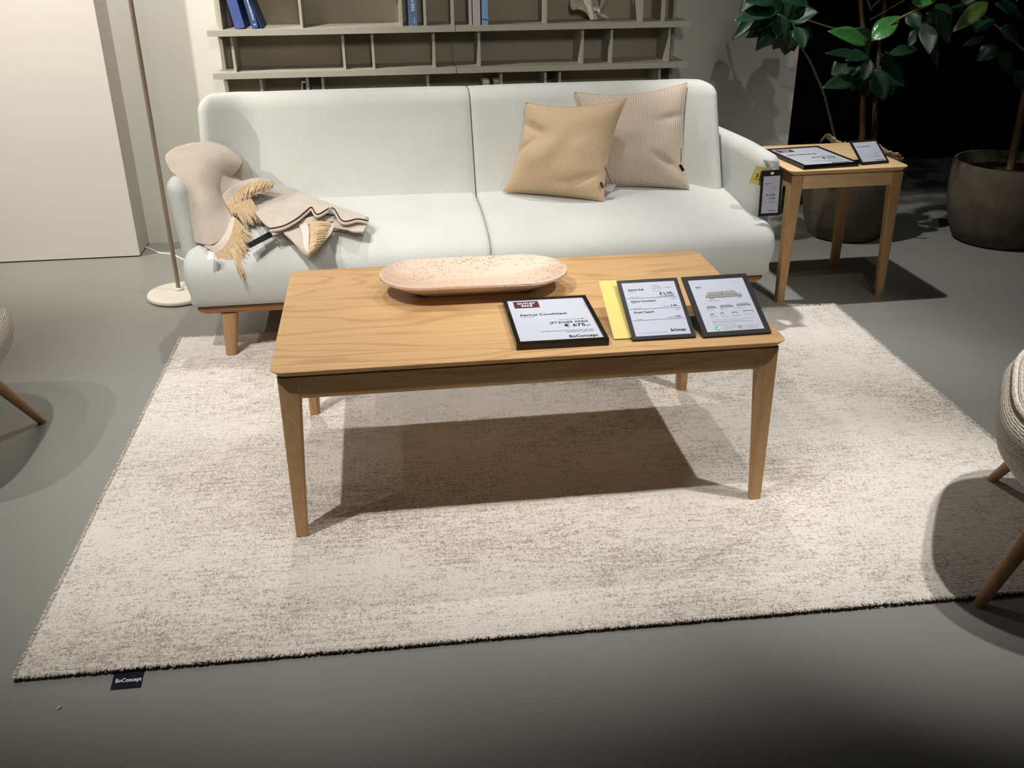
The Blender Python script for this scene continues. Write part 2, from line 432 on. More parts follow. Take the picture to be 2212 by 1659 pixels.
def tuft(x, y, dx, dy):
    a = random.uniform(-.8, .8); l = random.uniform(.002, .006); w = random.uniform(.0008, .002)
    d = Vector((dx * math.cos(a) - dy * math.sin(a), dx * math.sin(a) + dy * math.cos(a), 0))
    n = Vector((-d.y, d.x, 0)); b = Vector((x, y, RT - random.uniform(0, .004)))
    p0 = b - d * .006; p1 = b + d * l * .6 + Vector((0, 0, random.uniform(-.001, .003))); p2 = b + d * l + Vector((0, 0, random.uniform(-.004, .002)))
    g.add([p0 - n * w, p0 + n * w, p1 + n * w, p1 - n * w, p2], [(0, 1, 2, 3), (3, 2, 4)])
for q in range(1500):
    s = random.random(); tuft(s * RL, 0, 0, -1)
    if q < 1100: tuft(0, s * RW, -1, 0); tuft(RL, s * RW, 1, 0)
    if q < 900: tuft(s * RL, RW, 0, 1)
tag(mesh('edge_tufts', g, 'tuft', rug, local=True, solid=.001), kind='stuff')
tp = AZ(275, 1468, .001)
lt = G(); R2 = Matrix.Rotation(RPHI, 3, 'Z')
q0, q1, q2, q3 = [AZ(x, y, .0015) for x, y in ((238, 1490), (304, 1484), (314, 1440), (249, 1446))]
q3 = q3 + (q3 - q0) * .25; q2 = q2 + (q2 - q1) * .25
lt.add([q0, q1, q2, q3, *[p - Vector((0, 0, .0012)) for p in (q0, q1, q2, q3)]], [(0, 1, 2, 3), (0, 4, 5, 1), (1, 5, 6, 2), (2, 6, 7, 3), (3, 7, 4, 0)])
tgo = mesh('brand_tab', lt, 'navy', rug, flat=True); tgo['label'] = 'navy fabric tab with white lettering'
g = G(); text(g, 'BoConcept', plane(q0, q1 - q0, q3 - q0), .006, .018, .011, stretch=1.2, width=(q1 - q0).length * .86)
mesh('lettering', g, 'white_ink', tgo, flat=True)

# ------------------------------------------------------------------ tables
def rrect(x0, y0, x1, y1, r, z, k=6):
    out = []
    for cx, cy, a in ((x1 - r, y0 + r, -pi / 2), (x1 - r, y1 - r, 0), (x0 + r, y1 - r, pi / 2), (x0 + r, y0 + r, pi)):
        for q in range(k + 1): out.append((cx + r * math.cos(a + pi / 2 * q / k), cy + r * math.sin(a + pi / 2 * q / k), z))
    return out
def table(name, W, D, H, z0, leg_top, leg_bot, apron, mats, root):
    hx, hy = W / 2, D / 2
    g = G(); L = []
    prof = [(0, .004), (.0, .0015), (.0015, .0), (.0025, -.0005)]
    z = H
    for ins, zz in ((.003, H), (.0008, H - .0006), (0, H - .0018), (.0006, H - .0034), (.006, H - .0075), (.018, H - .0205), (.022, H - .022)):
        L.append(rrect(-hx + ins, -hy + ins, hx - ins, hy - ins, max(.028 - ins, .006), zz))
    g.loft(L); mesh('tabletop', g, mats[0], root, local=True, angle=25)
    ins = .012
    # aprons with mitred ends
    for (sx, sy) in ((0, -1), (0, 1), (-1, 0), (1, 0)):
        g = G(); zt, zb = H - .021, H - .021 - apron; th = .02
        if sx == 0:
            l = hx - ins - leg_top * .55; lt_ = hx - ins - .006
            y0 = sy * (hy - ins - .002); y1 = sy * (hy - ins - th)
            lb = hx - ins - leg_top
            pts = [(-lb, zb), (lb, zb), (lt_, zt), (-lt_, zt)]
            g.add([(x, y0, z) for x, z in pts] + [(x, y1, z) for x, z in pts], [(0, 1, 2, 3), (7, 6, 5, 4), (0, 4, 5, 1), (1, 5, 6, 2), (2, 6, 7, 3), (3, 7, 4, 0)])
            mesh('apron', g, mats[1], root, local=True, flat=True)
        else:
            lb = hy - ins - leg_top; lt_ = hy - ins - .006
            x0 = sx * (hx - ins - .002); x1 = sx * (hx - ins - th)
            pts = [(-lb, zb), (lb, zb), (lt_, zt), (-lt_, zt)]
            g.add([(x0, y, z) for y, z in pts] + [(x1, y, z) for y, z in pts], [(0, 1, 2, 3), (7, 6, 5, 4), (0, 4, 5, 1), (1, 5, 6, 2), (2, 6, 7, 3), (3, 7, 4, 0)])
            mesh('apron', g, mats[2], root, local=True, flat=True)
    for sx in (-1, 1):
        for sy in (-1, 1):
            g = G(); rows = []
            for q in range(9):
                f = q / 8; z = z0 + (H - .0215 - z0) * f
                w = leg_bot + (leg_top - leg_bot) * (f ** 1.15)
                ox, oy = hx - ins - .001, hy - ins - .001
                if q == 0: pass
                c1, c2 = w * .22, w * .30          # chamfered outer and inner corners
                lp = [(ox - c1, oy), (ox - w + c2 * .25, oy), (ox - w, oy - c2 * .25), (ox - w, oy - w + c2), (ox - w + c2, oy - w), (ox - c2 * .25, oy - w), (ox, oy - w + c2 * .25), (ox, oy - c1), (ox - c1 * .25, oy - c1 * .25)]
                lp = [(sx * x, sy * y, z) for x, y in lp]
                rows.append(lp)
            g.loft(rows); mesh('leg', g, mats[3], root, local=True, angle=20)
ct = empty('coffee_table', (0, 0, 0))
tag(ct, 'low rectangular oak coffee table with tapered legs standing on the rug', 'table')
TH = .458
table('coffee', 1.2, .697, TH, RT, .052, .029, .052, ('oak', 'oak', 'oak_y', 'oak_z'), ct)
ST = .521
st = empty('side_table', (1.392, 1.236, 0), .02)
tag(st, 'small square oak side table beside the right arm of the sofa', 'table')
table('side', .472, .440, ST, 0, .050, .030, .05, ('oak_side', 'oak_side', 'oak_y', 'oak_z'), st)

# ------------------------------------------------------------------ stone dish
dish = empty('stone_dish', (-.098, .112, TH))
tag(dish, 'long oval pink travertine dish lying on the coffee table', 'dish')
DY = -.016
def caps(l, w, z, n=72):
    """stadium outline: half length l, half width w"""
    out = []
    for q in range(n):
        a = 2 * pi * q / n; cx, sx = math.cos(a), math.sin(a)
        e = 2 / 3.0
        out.append((l * math.copysign(abs(cx) ** e, cx), w * math.copysign(abs(sx) ** e, sx), z))
    return out
def stad(l, w, z, n=80):
    out = []; s = l - w
    for q in range(n // 2):
        a = -pi / 2 + pi * q / (n // 2 - 1); out.append((s + w * math.cos(a), w * math.sin(a), z))
    for q in range(n // 2):
        a = pi / 2 + pi * q / (n // 2 - 1); out.append((-s + w * math.cos(a), w * math.sin(a), z))
    return out
Ld, Wd, Hd = .252, .122, .056
outer = [(Ld - .110, .034, 0), (Ld - .100, .040, 0), (Ld - .078, .058, .011), (Ld - .040, .090, .028), (Ld - .010, .114, .043), (Ld, Wd, .0495), (Ld - .001, Wd - .001, .055)]
inner = [(Ld - .006, Wd - .006, .0565), (Ld - .010, Wd - .010, .0545), (Ld - .035, .098, .043), (Ld - .075, .070, .030), (Ld - .115, .044, .0225), (Ld - .16, .02, .019)]
RD = Matrix.Rotation(DY, 3, 'Z')
def lift_ends(p, k=.0): return p
g = G(); g.loft([[RD @ Vector(p) for p in stad(*a)] for a in outer + inner])
mesh('dish_body', g, 'travertine', dish, local=True, angle=60)

# ------------------------------------------------------------------ sofa
SO = Vector((.02, 1.2, 0)); SR = .012
sofa = empty('sofa', tuple(SO), SR)
tag(sofa, 'off white upholstered sofa for two with low wooden base, behind the coffee table', 'sofa')
g = G(); g.rbox((0, .01, .179), (1.004, .418, .0175), (.024, .024, .0175), 6, (8, 6, 1))
def railf(p):
    k = (.198 - p.z) / .034
    return (p.x * (1 - .022 * k), p.y - (p.y - .03) * .05 * k, p.z)
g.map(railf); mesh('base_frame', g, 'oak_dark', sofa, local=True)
for sx in (-1, 1):
    for y, zb in ((-.372, RT), (.33, 0)):
        g = G(); rows = []
        for q in range(7):
            f = q / 6; z = zb + (.166 - zb) * f; r = .019 + .0095 * f
            cx, cy = sx * (.905 - .012 * f), y + .008 * f
            rows.append([(cx + r * math.copysign(abs(math.cos(a)) ** .75, math.cos(a)), cy + r * math.copysign(abs(math.sin(a)) ** .75, math.sin(a)), z) for a in [2 * pi * k / 24 for k in range(24)]])
        g.loft(rows); mesh('leg', g, 'oak_leg', sofa, local=True)
def sstep(a, b, x):
    t = max(0, min(1, (x - a) / (b - a))); return t * t * (3 - 2 * t)
SEATP = [(.40, .197), (.20, .197), (0, .197), (-.20, .197), (-.34, .197), (-.395, .198), (-.409, .203), (-.417, .214), (-.425, .235), (-.432, .262), (-.436, .290), (-.436, .315), (-.431, .338), (-.419, .359), (-.398, .377), (-.368, .392), (-.325, .405), (-.27, .416), (-.20, .426), (-.12, .433), (-.02, .437), (.08, .438), (.18, .436), (.27, .428), (.35, .40), (.39, .34), (.405, .26)]
def profile_normals(P_):
    out = []
    for i in range(len(P_)):
        a, b = P_[i - 1], P_[(i + 1) % len(P_)]; dx, dy = b[0] - a[0], b[1] - a[1]; l = math.hypot(dx, dy); out.append((-dy / l, dx / l))
    return out
SEATN = profile_normals(SEATP)
for sx in (-1, 1):
    g = G(); rows = []
    xs_ = []
    ro, ri = .036, .022
    st_ = [(q / 8, 0) for q in range(9)]
    cols = [(.0006 + ri * (1 - math.cos(pi / 2 * q / 8)), ri * (1 - math.sin(pi / 2 * q / 8))) for q in range(9)]
    cols += [(.031 + (.962 - .031) * q / 24, 0) for q in range(1, 24)]
    cols += [(1.012 - ro + ro * math.sin(pi / 2 * q / 9), ro * (1 - math.cos(pi / 2 * q / 9))) for q in range(10)]
    for u, ins in cols:
        r = []
        for (y, z), (ny_, nz_) in zip(SEATP, SEATN):
            k = ins * (1.0 if z > .23 else .35)
            yy, zz = y + ny_ * k * (-1), z + nz_ * k * (-1)
            yy, zz = y - ny_ * k, z - nz_ * k
            if not (min(p[1] for p in SEATP) - .001 <= zz): zz = .197
            uu = u
            lim = .958 + .048 * sstep(-.30, -.38, yy) + .010 * sstep(.22, .30, z) * sstep(-.3, -.4, yy)
            if u > .5: uu = u - (u - .5) / .512 * (1.012 - lim)
            zz += .010 * math.sin(pi * min(1, u)) * sstep(.38, .43, zz)
            zz += .0022 * noise.noise((sx * u * 5, yy * 5, 1.3)) * sstep(.3, .42, zz)
            r.append((sx * uu, yy, zz))
        rows.append(r)
    if sx < 0: rows = [list(reversed(r)) for r in rows]
    g.loft(rows); mesh('seat_cushion', g, 'sofa', sofa, local=True, angle=55)
for sx in (-1, 1):
    g = G(); g.rbox((sx * .4885, 0, .49), (.4865, .07, .290), (.045, .04, .042), 8, (26, 2, 12))
    def backf(p, sx=sx):
        x, y, z = p; u = abs(x)
        if u < .052: u = u * .07
        else: u = .0036 + (u - .052) * (.975 - .0036) / (.975 - .052)
        x = sx * u * (.955 if sx > 0 else 1.0)
        w = sstep(.77, .98, u)
        z += (.010 * (1 - (u / .975 - .45) ** 4 * 6) + .016 * w) * sstep(.6, .78, z)
        bul = .020 * math.sin(pi * min(1, max(0, u / .98))) * math.sin(pi * min(1, max(0, (z - .2) / .58)))
        if y < 0: y -= bul
        y += .085 + (z - .43) * .42
        y -= .115 * w ** 1.6
        return (x, y, z)
    g.map(backf); mesh('back_cushion', g, 'sofa', sofa, local=True, angle=180)
for sx in (-1, 1):
    g = G(); g.rbox((sx * 1.006, .02, .407), (.036, .350, .203), (.036, .05, .045), 6, (2, 12, 8))
    def armf(p, sx=sx):
        x, y, z = p; u = abs(x)
        z += (.012 if sx > 0 else -.03) * sstep(-.3, .25, y) * sstep(.4, .6, z)
        u += .034 * (z - .6) / .4 + .010 - (.050 if sx > 0 else .020) * sstep(-.15, .30, y)
        return (math.copysign(u, x), y, z)
    g.map(armf); mesh('armrest', g, 'sofa', sofa, local=True, angle=180)

# ------------------------------------------------------------------ cushions
def pillow(name, bl, br, tr, tl, T, mat, lab, pinch=.115, wr=(), seed=0):
    bl, br, tr, tl = map(Vector, (bl, br, tr, tl)); n = 44
    nrm = ((br - bl).cross(tl - bl)).normalized()          # towards the viewer
    c0 = (bl + br + tr + tl) / 4
    root = empty(name, tuple((bl + br) / 2)); tag(root, lab, 'cushion', 'corduroy cushions on the sofa')
    g = G()
    for side in (1, -1):
        rows = []
        for j in range(n + 1):
            r = []
            for i in range(n + 1):
                u = -1 + 2 * i / n; v = -1 + 2 * j / n
                uu = u * (1 - pinch * (1 - v * v)); vv = v * (1 - pinch * 1.25 * (1 - u * u) * (1 if v > 0 else .2))
                a, b = (uu + 1) / 2, (vv + 1) / 2
                p = (bl * (1 - a) + br * a) * (1 - b) + (tl * (1 - a) + tr * a) * b
                th = T * (max(0, 1 - u * u) ** .55) * (max(0, 1 - v * v) ** .55)
                th *= 1 + .22 * noise.noise((u * 1.9, v * 1.9, seed)) - .12 * v
                for (wu, wv, du, dv, amp, wd) in wr:       # creases
                    s = (u - wu) * du + (v - wv) * dv; q = -(u - wu) * dv + (v - wv) * du
                    if side > 0: th -= amp * math.exp(-(q / wd) ** 2) * math.exp(-(s / .28) ** 2) * min(1, th / .01)
                r.append(p + nrm * th * side)
            rows.append(r)
        if side < 0: rows = [list(reversed(r)) for r in rows]
        g.grid(rows, uv=True)
    mesh('cover', g, mat, root, angle=180)
    g = G(); per = []
    for q in range(41): per.append((-1 + 2 * q / 40, -1))
    for q in range(1, 41): per.append((1, -1 + 2 * q / 40))
    for q in range(1, 41): per.append((1 - 2 * q / 40, 1))
    for q in range(1, 40): per.append((-1, 1 - 2 * q / 40))
    pts = []
    for u, v in per:
        uu = u * (1 - pinch * (1 - v * v)); vv = v * (1 - pinch * 1.25 * (1 - u * u) * (1 if v > 0 else .2)); a, b = (uu + 1) / 2, (vv + 1) / 2
        pts.append((bl * (1 - a) + br * a) * (1 - b) + (tl * (1 - a) + tr * a) * b)
    pts.append(pts[0]); g.tube(pts, .0018, 6); mesh('seam', g, mat, root)
    return root, nrm
tan, tn = pillow('cushion', AZ(1086, 414, .447), AZ(1304, 434, .441), AY(1354, 212, 1.17), AY(1136, 221, 1.235), .095, 'cord_tan',
    'tan corduroy cushion leaning in front on the sofa seat', wr=((.55, -.62, .95, .3, .02, .06), (-.75, .45, .9, -.35, .014, .09), (.35, -.72, 1, .05, .012, .05), (-.8, .0, .8, .5, .008, .07)), seed=1)
bei, bn = pillow('cushion', AZ(1262, 402, .446), AZ(1489, 407, .446), AY(1485, 178, 1.34), AY(1240, 199, 1.32), .08, 'cord_beige',
    'pale beige corduroy cushion leaning behind the tan cushion', wr=((.6, -.5, .8, -.5, .012, .06), (.75, .35, 1, .1, .010, .08)), seed=5)
# woven side labels and swing tags
def strip(pts, w, wdir):
    g = G(); wd = Vector(wdir).normalized() * w / 2
    g.grid([[Vector(p) - wd for p in pts], [Vector(p) + wd for p in pts]]); return g
def qd(pts): return G().add(pts, [(0, 1, 2, 3)])
YT = 1.012
a = [AY(x, y, YT) for x, y in ((1295, 396), (1300, 392), (1305, 404), (1300, 407))]
lb = mesh('side_label', qd(a), 'black_matt', tan, solid=.001, flat=True)
g = G(); pl = plane(a[3], a[0] - a[3], Vector((1, 0, 0))); g.add([a[0] + (a[1] - a[0]) * .35 + (a[3] - a[0]) * .2 + Vector((0, -.001, 0)), a[0] + (a[1] - a[0]) * .7 + (a[2] - a[1]) * .2 + Vector((0, -.001, 0)), a[0] + (a[1] - a[0]) * .7 + (a[2] - a[1]) * .8 + Vector((0, -.001, 0)), a[0] + (a[1] - a[0]) * .35 + (a[3] - a[0]) * .8 + Vector((0, -.001, 0))], [(0, 1, 2, 3)])
mesh('label_print', g, 'white_ink', lb, flat=True)
g = G().tube(spline([AY(1305, 354, 1.07), AY(1312, 375, 1.055), AY(1318, 390, 1.06), AY(1321, 402, 1.06)], 5), .0011, 5); mesh('tag_string', g, 'wire', tan)
a = [AY(x, y, yy) for x, y, yy in ((1312, 398, 1.06), (1331, 399, 1.06), (1322, 415, 1.03), (1304, 412, 1.03))]
mesh('swing_tag', qd(a), 'ink_light', tan, solid=.0012, flat=True)['label'] = 'grey paper swing tag'
a = [AY(x, y, 1.135) for x, y in ((1466, 357), (1471, 354), (1479, 367), (1474, 371))]
lb = mesh('side_label', qd(a), 'black_matt', bei, solid=.001, flat=True)
m = lambda s, t_: a[0] + (a[1] - a[0]) * s + (a[3] - a[0]) * t_ + Vector((0, -.001, 0))
mesh('label_print', qd([m(.3, .15), m(.7, .15), m(.7, .85), m(.3, .85)]), 'white_ink', lb, flat=True)
g = G().tube(spline([AY(1472, 320, 1.175), AY(1471, 340, 1.16), AY(1470, 357, 1.152)], 5), .0010, 5); mesh('tag_string', g, 'wire', bei)

# ------------------------------------------------------------------ throw
thr = empty('throw_blanket', tuple(AZ(480, 500, .42)))
tag(thr, 'beige wool throw with camel fringe draped over the left sofa arm', 'throw')
def wob(rows, amp=.004, fr=14, seed=0):
    return [[p + Vector((0, 0, 1)) * amp * noise.noise((p.x * fr, p.y * fr, seed + p.z * fr)) + Vector((0, -1, 0)) * amp * .6 * noise.noise((p.x * fr, p.z * fr, seed + 5)) for p in r] for r in rows]
def fringe(edge, dirs, n, L, rad=.0016, seed=0, droop=.0):
    """strands along an edge polyline; dirs gives the hanging direction at each end"""
    g = G(); rnd = random.Random(seed); m = len(edge) - 1
    for q in range(n):
        s = q / (n - 1) * m; i = min(int(s), m - 1); b = edge[i].lerp(edge[i + 1], s - i)
        d = dirs[0].lerp(dirs[1], q / (n - 1)).normalized()
        l = L * rnd.uniform(.75, 1.15); j = Vector((rnd.uniform(-1, 1), rnd.uniform(-1, 1), rnd.uniform(-1, 1)))
        pts = [b - d * .008, b + d * l * .35 + j * .0025, b + d * l * .7 + j * .006 + Vector((0, 0, -droop * .4)), b + d * l + j * .010 + Vector((0, 0, -droop))]
        g.tube(pts, [rad * 1.1, rad * 1.1, rad, rad * .5], 5)
    return g
# A: the end that falls over the arm, down its inner side on to the front of the seat
A = [
 [AY(378, 318, 1.10), AY(408, 309, 1.13), AY(440, 306, 1.15), AY(478, 312, 1.17), AY(508, 326, 1.18)],
 [AY(357, 338, 1.00), AY(396, 330, 1.02), AY(436, 328, 1.04), AY(482, 334, 1.06), AY(524, 350, 1.10)],
 [AY(366, 364, .94), AY(396, 362, .94), AY(434, 364, .95), AY(470, 372, 1.00), AY(498, 388, 1.06)],
 [AY(386, 388, .905), AY(412, 390, .895), AY(440, 396, .90), AY(466, 404, .94), AY(482, 414, .99)],
 [AY(404, 430, .885), AY(428, 432, .865), AY(452, 436, .865), AY(474, 440, .89), AY(486, 440, .93)],
 [AY(413, 480, .870), AY(434, 482, .842), AY(458, 480, .838), AY(482, 472, .855), AY(497, 462, .885)],
 [AY(420, 522, .850), AY(440, 528, .815), AY(460, 527, .806), AY(484, 512, .822), AY(504, 476, .86)],
]
PA = wob(patch(A, 9), .004, 16, 1); g = G(); g.grid(PA); mesh('draped_end', g, 'throw', thr, solid=.008, angle=180)
def bandpatch(e0, e1, lift=Vector((0, -.004, .004))):
    return [[p + lift for p in e0], [a_.lerp(b_, .5) + lift for a_, b_ in zip(e0, e1)], [p + lift for p in e1]]
E0 = PA[-1][8:]
ed = spline([AY(424, 525, .836), AY(446, 537, .806), AY(470, 546, .79), AY(488, 524, .81), AY(506, 478, .85)], 6)
d0 = (AY(520, 590, .775) - AY(492, 545, .80)).normalized(); d1 = (AY(545, 520, .83) - AY(506, 478, .85)).normalized()
bd = [[AY(*q) for q in ((440, 531, .804), (462, 530, .796), (484, 508, .812), (503, 466, .852))], [AY(*q) for q in ((466, 548, .790), (484, 540, .790), (502, 512, .806), (512, 474, .845))]]
g = G(); g.grid(patch(bd, 6)); mesh('white_band', g, 'throw_band', thr, solid=.006, angle=180)['label'] = 'woven white band beside the fringe'
e = spline([AY(466, 549, .788), AY(484, 541, .788), AY(502, 513, .804), AY(512, 475, .843)], 8)
g = fringe(e, (d0, d1), 120, .066, .0022, 3); tag(mesh('fringe', g, 'fringe', thr), 'camel coloured fringe strands')
e = [AY(500, 536, .79), AY(524, 500, .82)]
g = fringe(e, ((AY(514, 586, .745) - AY(500, 536, .79)).normalized(), (AY(534, 530, .82) - AY(524, 500, .82)).normalized()), 56, .11, .0022, 8, .004); tag(mesh('fringe', g, 'fringe', thr), 'camel coloured fringe strands')
# B: the bunch behind, running from the arm top down to the back of the seat
B = [
 [AY(392, 322, 1.12), AY(440, 305, 1.17), AY(486, 314, 1.20), AY(520, 334, 1.22), AY(541, 362, 1.24)],
 [AY(430, 345, 1.06), AY(466, 335, 1.09), AY(500, 345, 1.12), AY(528, 362, 1.16), AY(546, 385, 1.20)],
 [AY(462, 378, 1.00), AY(482, 372, 1.04), AY(506, 380, 1.09), AY(530, 388, 1.13), AY(560, 393, 1.17)],
 [AY(474, 410, .97), AY(490, 404, 1.00), AY(512, 398, 1.04), AY(540, 394, 1.09), AY(582, 394, 1.12)],
 [AY(482, 432, .95), AY(494, 424, .975), AY(516, 410, 1.02), AY(545, 400, 1.06), AY(590, 400, 1.09)],
]
PB = wob(patch(B, 9), .004, 18, 4); g = G(); g.grid(PB); mesh('gathered_fold', g, 'throw', thr, solid=.008, angle=180)
bd = [[AY(*q) for q in ((480, 424, .945), (496, 408, .965), (522, 392, 1.02), (556, 384, 1.06), (586, 388, 1.09))], [AY(*q) for q in ((486, 440, .94), (502, 424, .96), (528, 404, 1.01), (560, 394, 1.05), (590, 396, 1.085))]]
g = G(); g.grid(patch(bd, 6)); mesh('white_band', g, 'throw_band', thr, solid=.006, angle=180)
e = spline([AY(486, 441, .94), AY(502, 425, .96), AY(528, 405, 1.01), AY(560, 395, 1.05), AY(591, 397, 1.085)], 10)
g = fringe(e, ((AY(516, 490, .91) - AY(492, 440, .94)).normalized(), (AY(570, 416, 1.02) - AY(591, 400, 1.085)).normalized()), 120, .055, .0024, 5); tag(mesh('fringe', g, 'fringe', thr), 'camel coloured fringe strands')
e = spline([AY(506, 452, .93), AY(524, 440, .94), AY(544, 434, .97)], 8)
g = fringe(e, ((AY(528, 488, .90) - AY(506, 452, .93)).normalized(), (AY(572, 490, .92) - AY(544, 434, .97)).normalized()), 60, .072, .0026, 6); tag(mesh('fringe', g, 'fringe', thr), 'camel coloured fringe strands')
# C: the folded part lying on the seat, its lower edge in soft S folds
Cc = [
 [AZ(534, 424, .470), AZ(560, 410, .474), AZ(600, 404, .476), AZ(640, 412, .476), AZ(668, 424, .474), AZ(700, 434, .472), AZ(730, 446, .470), AZ(752, 453, .468), AZ(774, 460, .466), AZ(796, 470, .460)],
 [AZ(544, 446, .474), AZ(576, 430, .482), AZ(612, 424, .485), AZ(644, 428, .485), AZ(670, 434, .484), AZ(700, 441, .482), AZ(730, 449, .480), AZ(754, 456, .476), AZ(776, 463, .470), AZ(797, 473, .460)],
 [AZ(558, 468, .472), AZ(588, 456, .484), AZ(618, 448, .488), AZ(646, 442, .489), AZ(670, 440, .489), AZ(698, 446, .486), AZ(728, 449, .486), AZ(750, 460, .478), AZ(776, 467, .470), AZ(797, 475, .460)],
 [AZ(572, 484, .466), AZ(600, 476, .478), AZ(628, 466, .484), AZ(652, 454, .488), AZ(672, 444, .492), AZ(692, 454, .486), AZ(722, 447, .490), AZ(742, 465, .476), AZ(774, 469, .470), AZ(796, 476, .459)],
 [AZ(583, 492, .460), AZ(612, 486, .470), AZ(640, 471, .480), AZ(660, 455, .486), AZ(673, 446, .492), AZ(686, 461, .483), AZ(718, 447, .491), AZ(740, 475, .470), AZ(772, 471, .470), AZ(794, 475, .460)],
]
PC = patch(Cc, 8); g = G(); g.grid(PC); mesh('folded_layer', g, 'throw', thr, solid=.009, angle=180)
low = PC[-1]
g = G().tube([p + Vector((0, -.003, -.002)) for p in low], .0022, 6); mesh('stitched_edge', g, 'stitch', thr)['label'] = 'brown stitching along the folded edge'
g = G().tube([p + Vector((0, -.0045, -.010)) for p in low], .0055, 8); mesh('selvedge', g, 'throw', thr)
D2 = [[AZ(586, 496, .450), AZ(640, 474, .464), AZ(690, 462, .466), AZ(722, 464, .460)], [AZ(588, 503, .446), AZ(640, 483, .458), AZ(690, 471, .460), AZ(722, 472, .454)], [AZ(591, 508, .440), AZ(640, 491, .450), AZ(690, 479, .452), AZ(720, 478, .448)]]
PD = patch(D2, 8); g = G(); g.grid(PD); mesh('folded_layer', g, 'throw', thr, solid=.010, angle=180)
g = G().tube([p + Vector((0, -.005, .0)) for p in PD[1]], .0020, 6); mesh('stitched_edge', g, 'stitch', thr)
g = G().tube([p + Vector((0, -.006, -.002)) for p in PD[-1]], .0020, 6); mesh('stitched_edge', g, 'stitch', thr)
D3 = [[AZ(722, 470, .452), AZ(750, 482, .454), AZ(790, 474, .452)], [AZ(718, 488, .444), AZ(752, 494, .442), AZ(792, 484, .446)], [AZ(722, 492, .440), AZ(756, 498, .438), AZ(785, 499, .438)]]
g = G(); g.grid(patch(D3, 8)); mesh('folded_layer', g, 'throw', thr, solid=.008, angle=180)
# D: the corner that slips out from under and hangs towards the seat front
D4 = [
 [AZ(612, 500, .448), AZ(640, 484, .452), AZ(672, 478, .452), AZ(704, 480, .450), AZ(724, 482, .446)],
 [AZ(628, 516, .438), AZ(650, 508, .444), AZ(674, 502, .446), AZ(700, 498, .444), AZ(718, 498, .440)],
 [AZ(640, 532, .424), AZ(654, 530, .434), AZ(672, 526, .440), AZ(692, 520, .438), AZ(706, 516, .432)],
 [AZ(652, 548, .406), AZ(660, 549, .418), AZ(670, 546, .428), AZ(682, 538, .428), AZ(692, 532, .422)],
 [AZ(662, 556, .394), AZ(666, 557, .404), AZ(670, 554, .414), AZ(678, 546, .418), AZ(686, 538, .414)],
]
PE = patch(D4, 8); g = G(); g.grid(PE); mesh('hanging_corner', g, 'throw', thr, solid=.009, angle=180)
nr = len(PE); nc = len(PE[0]); up = Vector((0, -.004, .005))
g = G(); g.grid([[PE[i][j] + up for j in range(int(nc * .30), int(nc * .46))] for i in range(2, nr - 2)]); mesh('white_band', g, 'throw_band', thr, angle=180)
g = G(); rnd = random.Random(4)
for i in range(2, nr - 3):
    for r_ in range(4):
        a_ = PE[i][int(nc * .46)].lerp(PE[i + 1][int(nc * .46)], r_ / 4); b_ = PE[i][int(nc * .84)].lerp(PE[i + 1][int(nc * .84)], r_ / 4); mmid = PE[i][int(nc * .66)]
        j = Vector((rnd.uniform(-1, 1), rnd.uniform(-1, 1), rnd.uniform(-1, 1))) * .004
        g.tube([a_ + up, a_.lerp(b_, .5) + up * 1.6 + j, b_ + up + j], [.0024, .0024, .0014], 5)
tag(mesh('fringe', g, 'fringe', thr), 'camel coloured fringe strands')
# woven label and care tag
M['label_black'] = base_mat('black_label', (20, 20, 24), .8, .2)
a = [AZ(534, 527, .418), AZ(540, 536, .414), AZ(590, 511, .43), AZ(583, 500, .436)]
lb = mesh('woven_label', qd(a), 'label_black', thr, solid=.0015, flat=True); lb['label'] = 'black woven label with white lettering'
g = G(); pl = plane(a[1], a[2] - a[1], a[0] - a[1]); text(g, 'BoConcept', pl, (a[2] - a[1]).length * .42, (a[0] - a[1]).length * .32, .009, width=(a[2] - a[1]).length * .62, lift=.0012); mesh('lettering', G().add([p for p in g.v], g.f), 'white_ink', lb, flat=True)
a = [AZ(452, 541, .405), AZ(464, 546, .403), AZ(462, 559, .385), AZ(447, 562, .383)]
mesh('care_tag', qd(a), 'lint', thr, solid=.001, flat=True)['label'] = 'small white care tag'

# ------------------------------------------------------------------ sign holders
def frame_ring(g, pl, W, L, b, top, bot):
    """hollow rectangular frame: outer W x L, border b, from height bot to top on plane pl"""
    o = [(0, 0), (W, 0), (W, L), (0, L)]; i = [(b, b), (W - b, b), (W - b, L - b), (b, L - b)]
    n = len(g.v)
    for z, lp in ((top, o), (top, i), (bot, i), (bot, o)): g.v += [pl(u, v, z) for u, v in lp]
    for q in range(4):
        k = (q + 1) % 4
        for a_ in range(4):
            c_ = (a_ + 1) % 4
            g.f.append((n + a_ * 4 + q, n + a_ * 4 + k, n + c_ * 4 + k, n + c_ * 4 + q))
def flat_frame(bl, br, tl, z, hgt, lab, content, b=.010):
    root = empty('price_sign', tuple((bl + br + tl + br + tl - bl) / 4 * 1) ); tag(root, lab, 'sign')
    W = (br - bl).length; L = (tl - bl).length
    ex = (br - bl).normalized(); ey = (tl - bl); ey = (ey - ex * ey.dot(ex)).normalized()
    o = Vector((bl.x, bl.y, z)); root.location = o + ex * W / 2 + ey * L / 2; XF[root.name] = (Vector(root.location), 0)
    pl = plane(o, ex, ey)
    g = G(); frame_ring(g, pl, W, L, b, hgt, 0); mesh('frame', g, 'black', root, flat=True)
    g = G(); g.rect(pl, b, b, W - b, L - b, hgt - .003); pp = mesh('paper', g, 'paper', root, flat=True)
    p2 = plane(pl(b, b, hgt - .003), ex, ey)
    content(p2, W - 2 * b, L - 2 * b, pp)
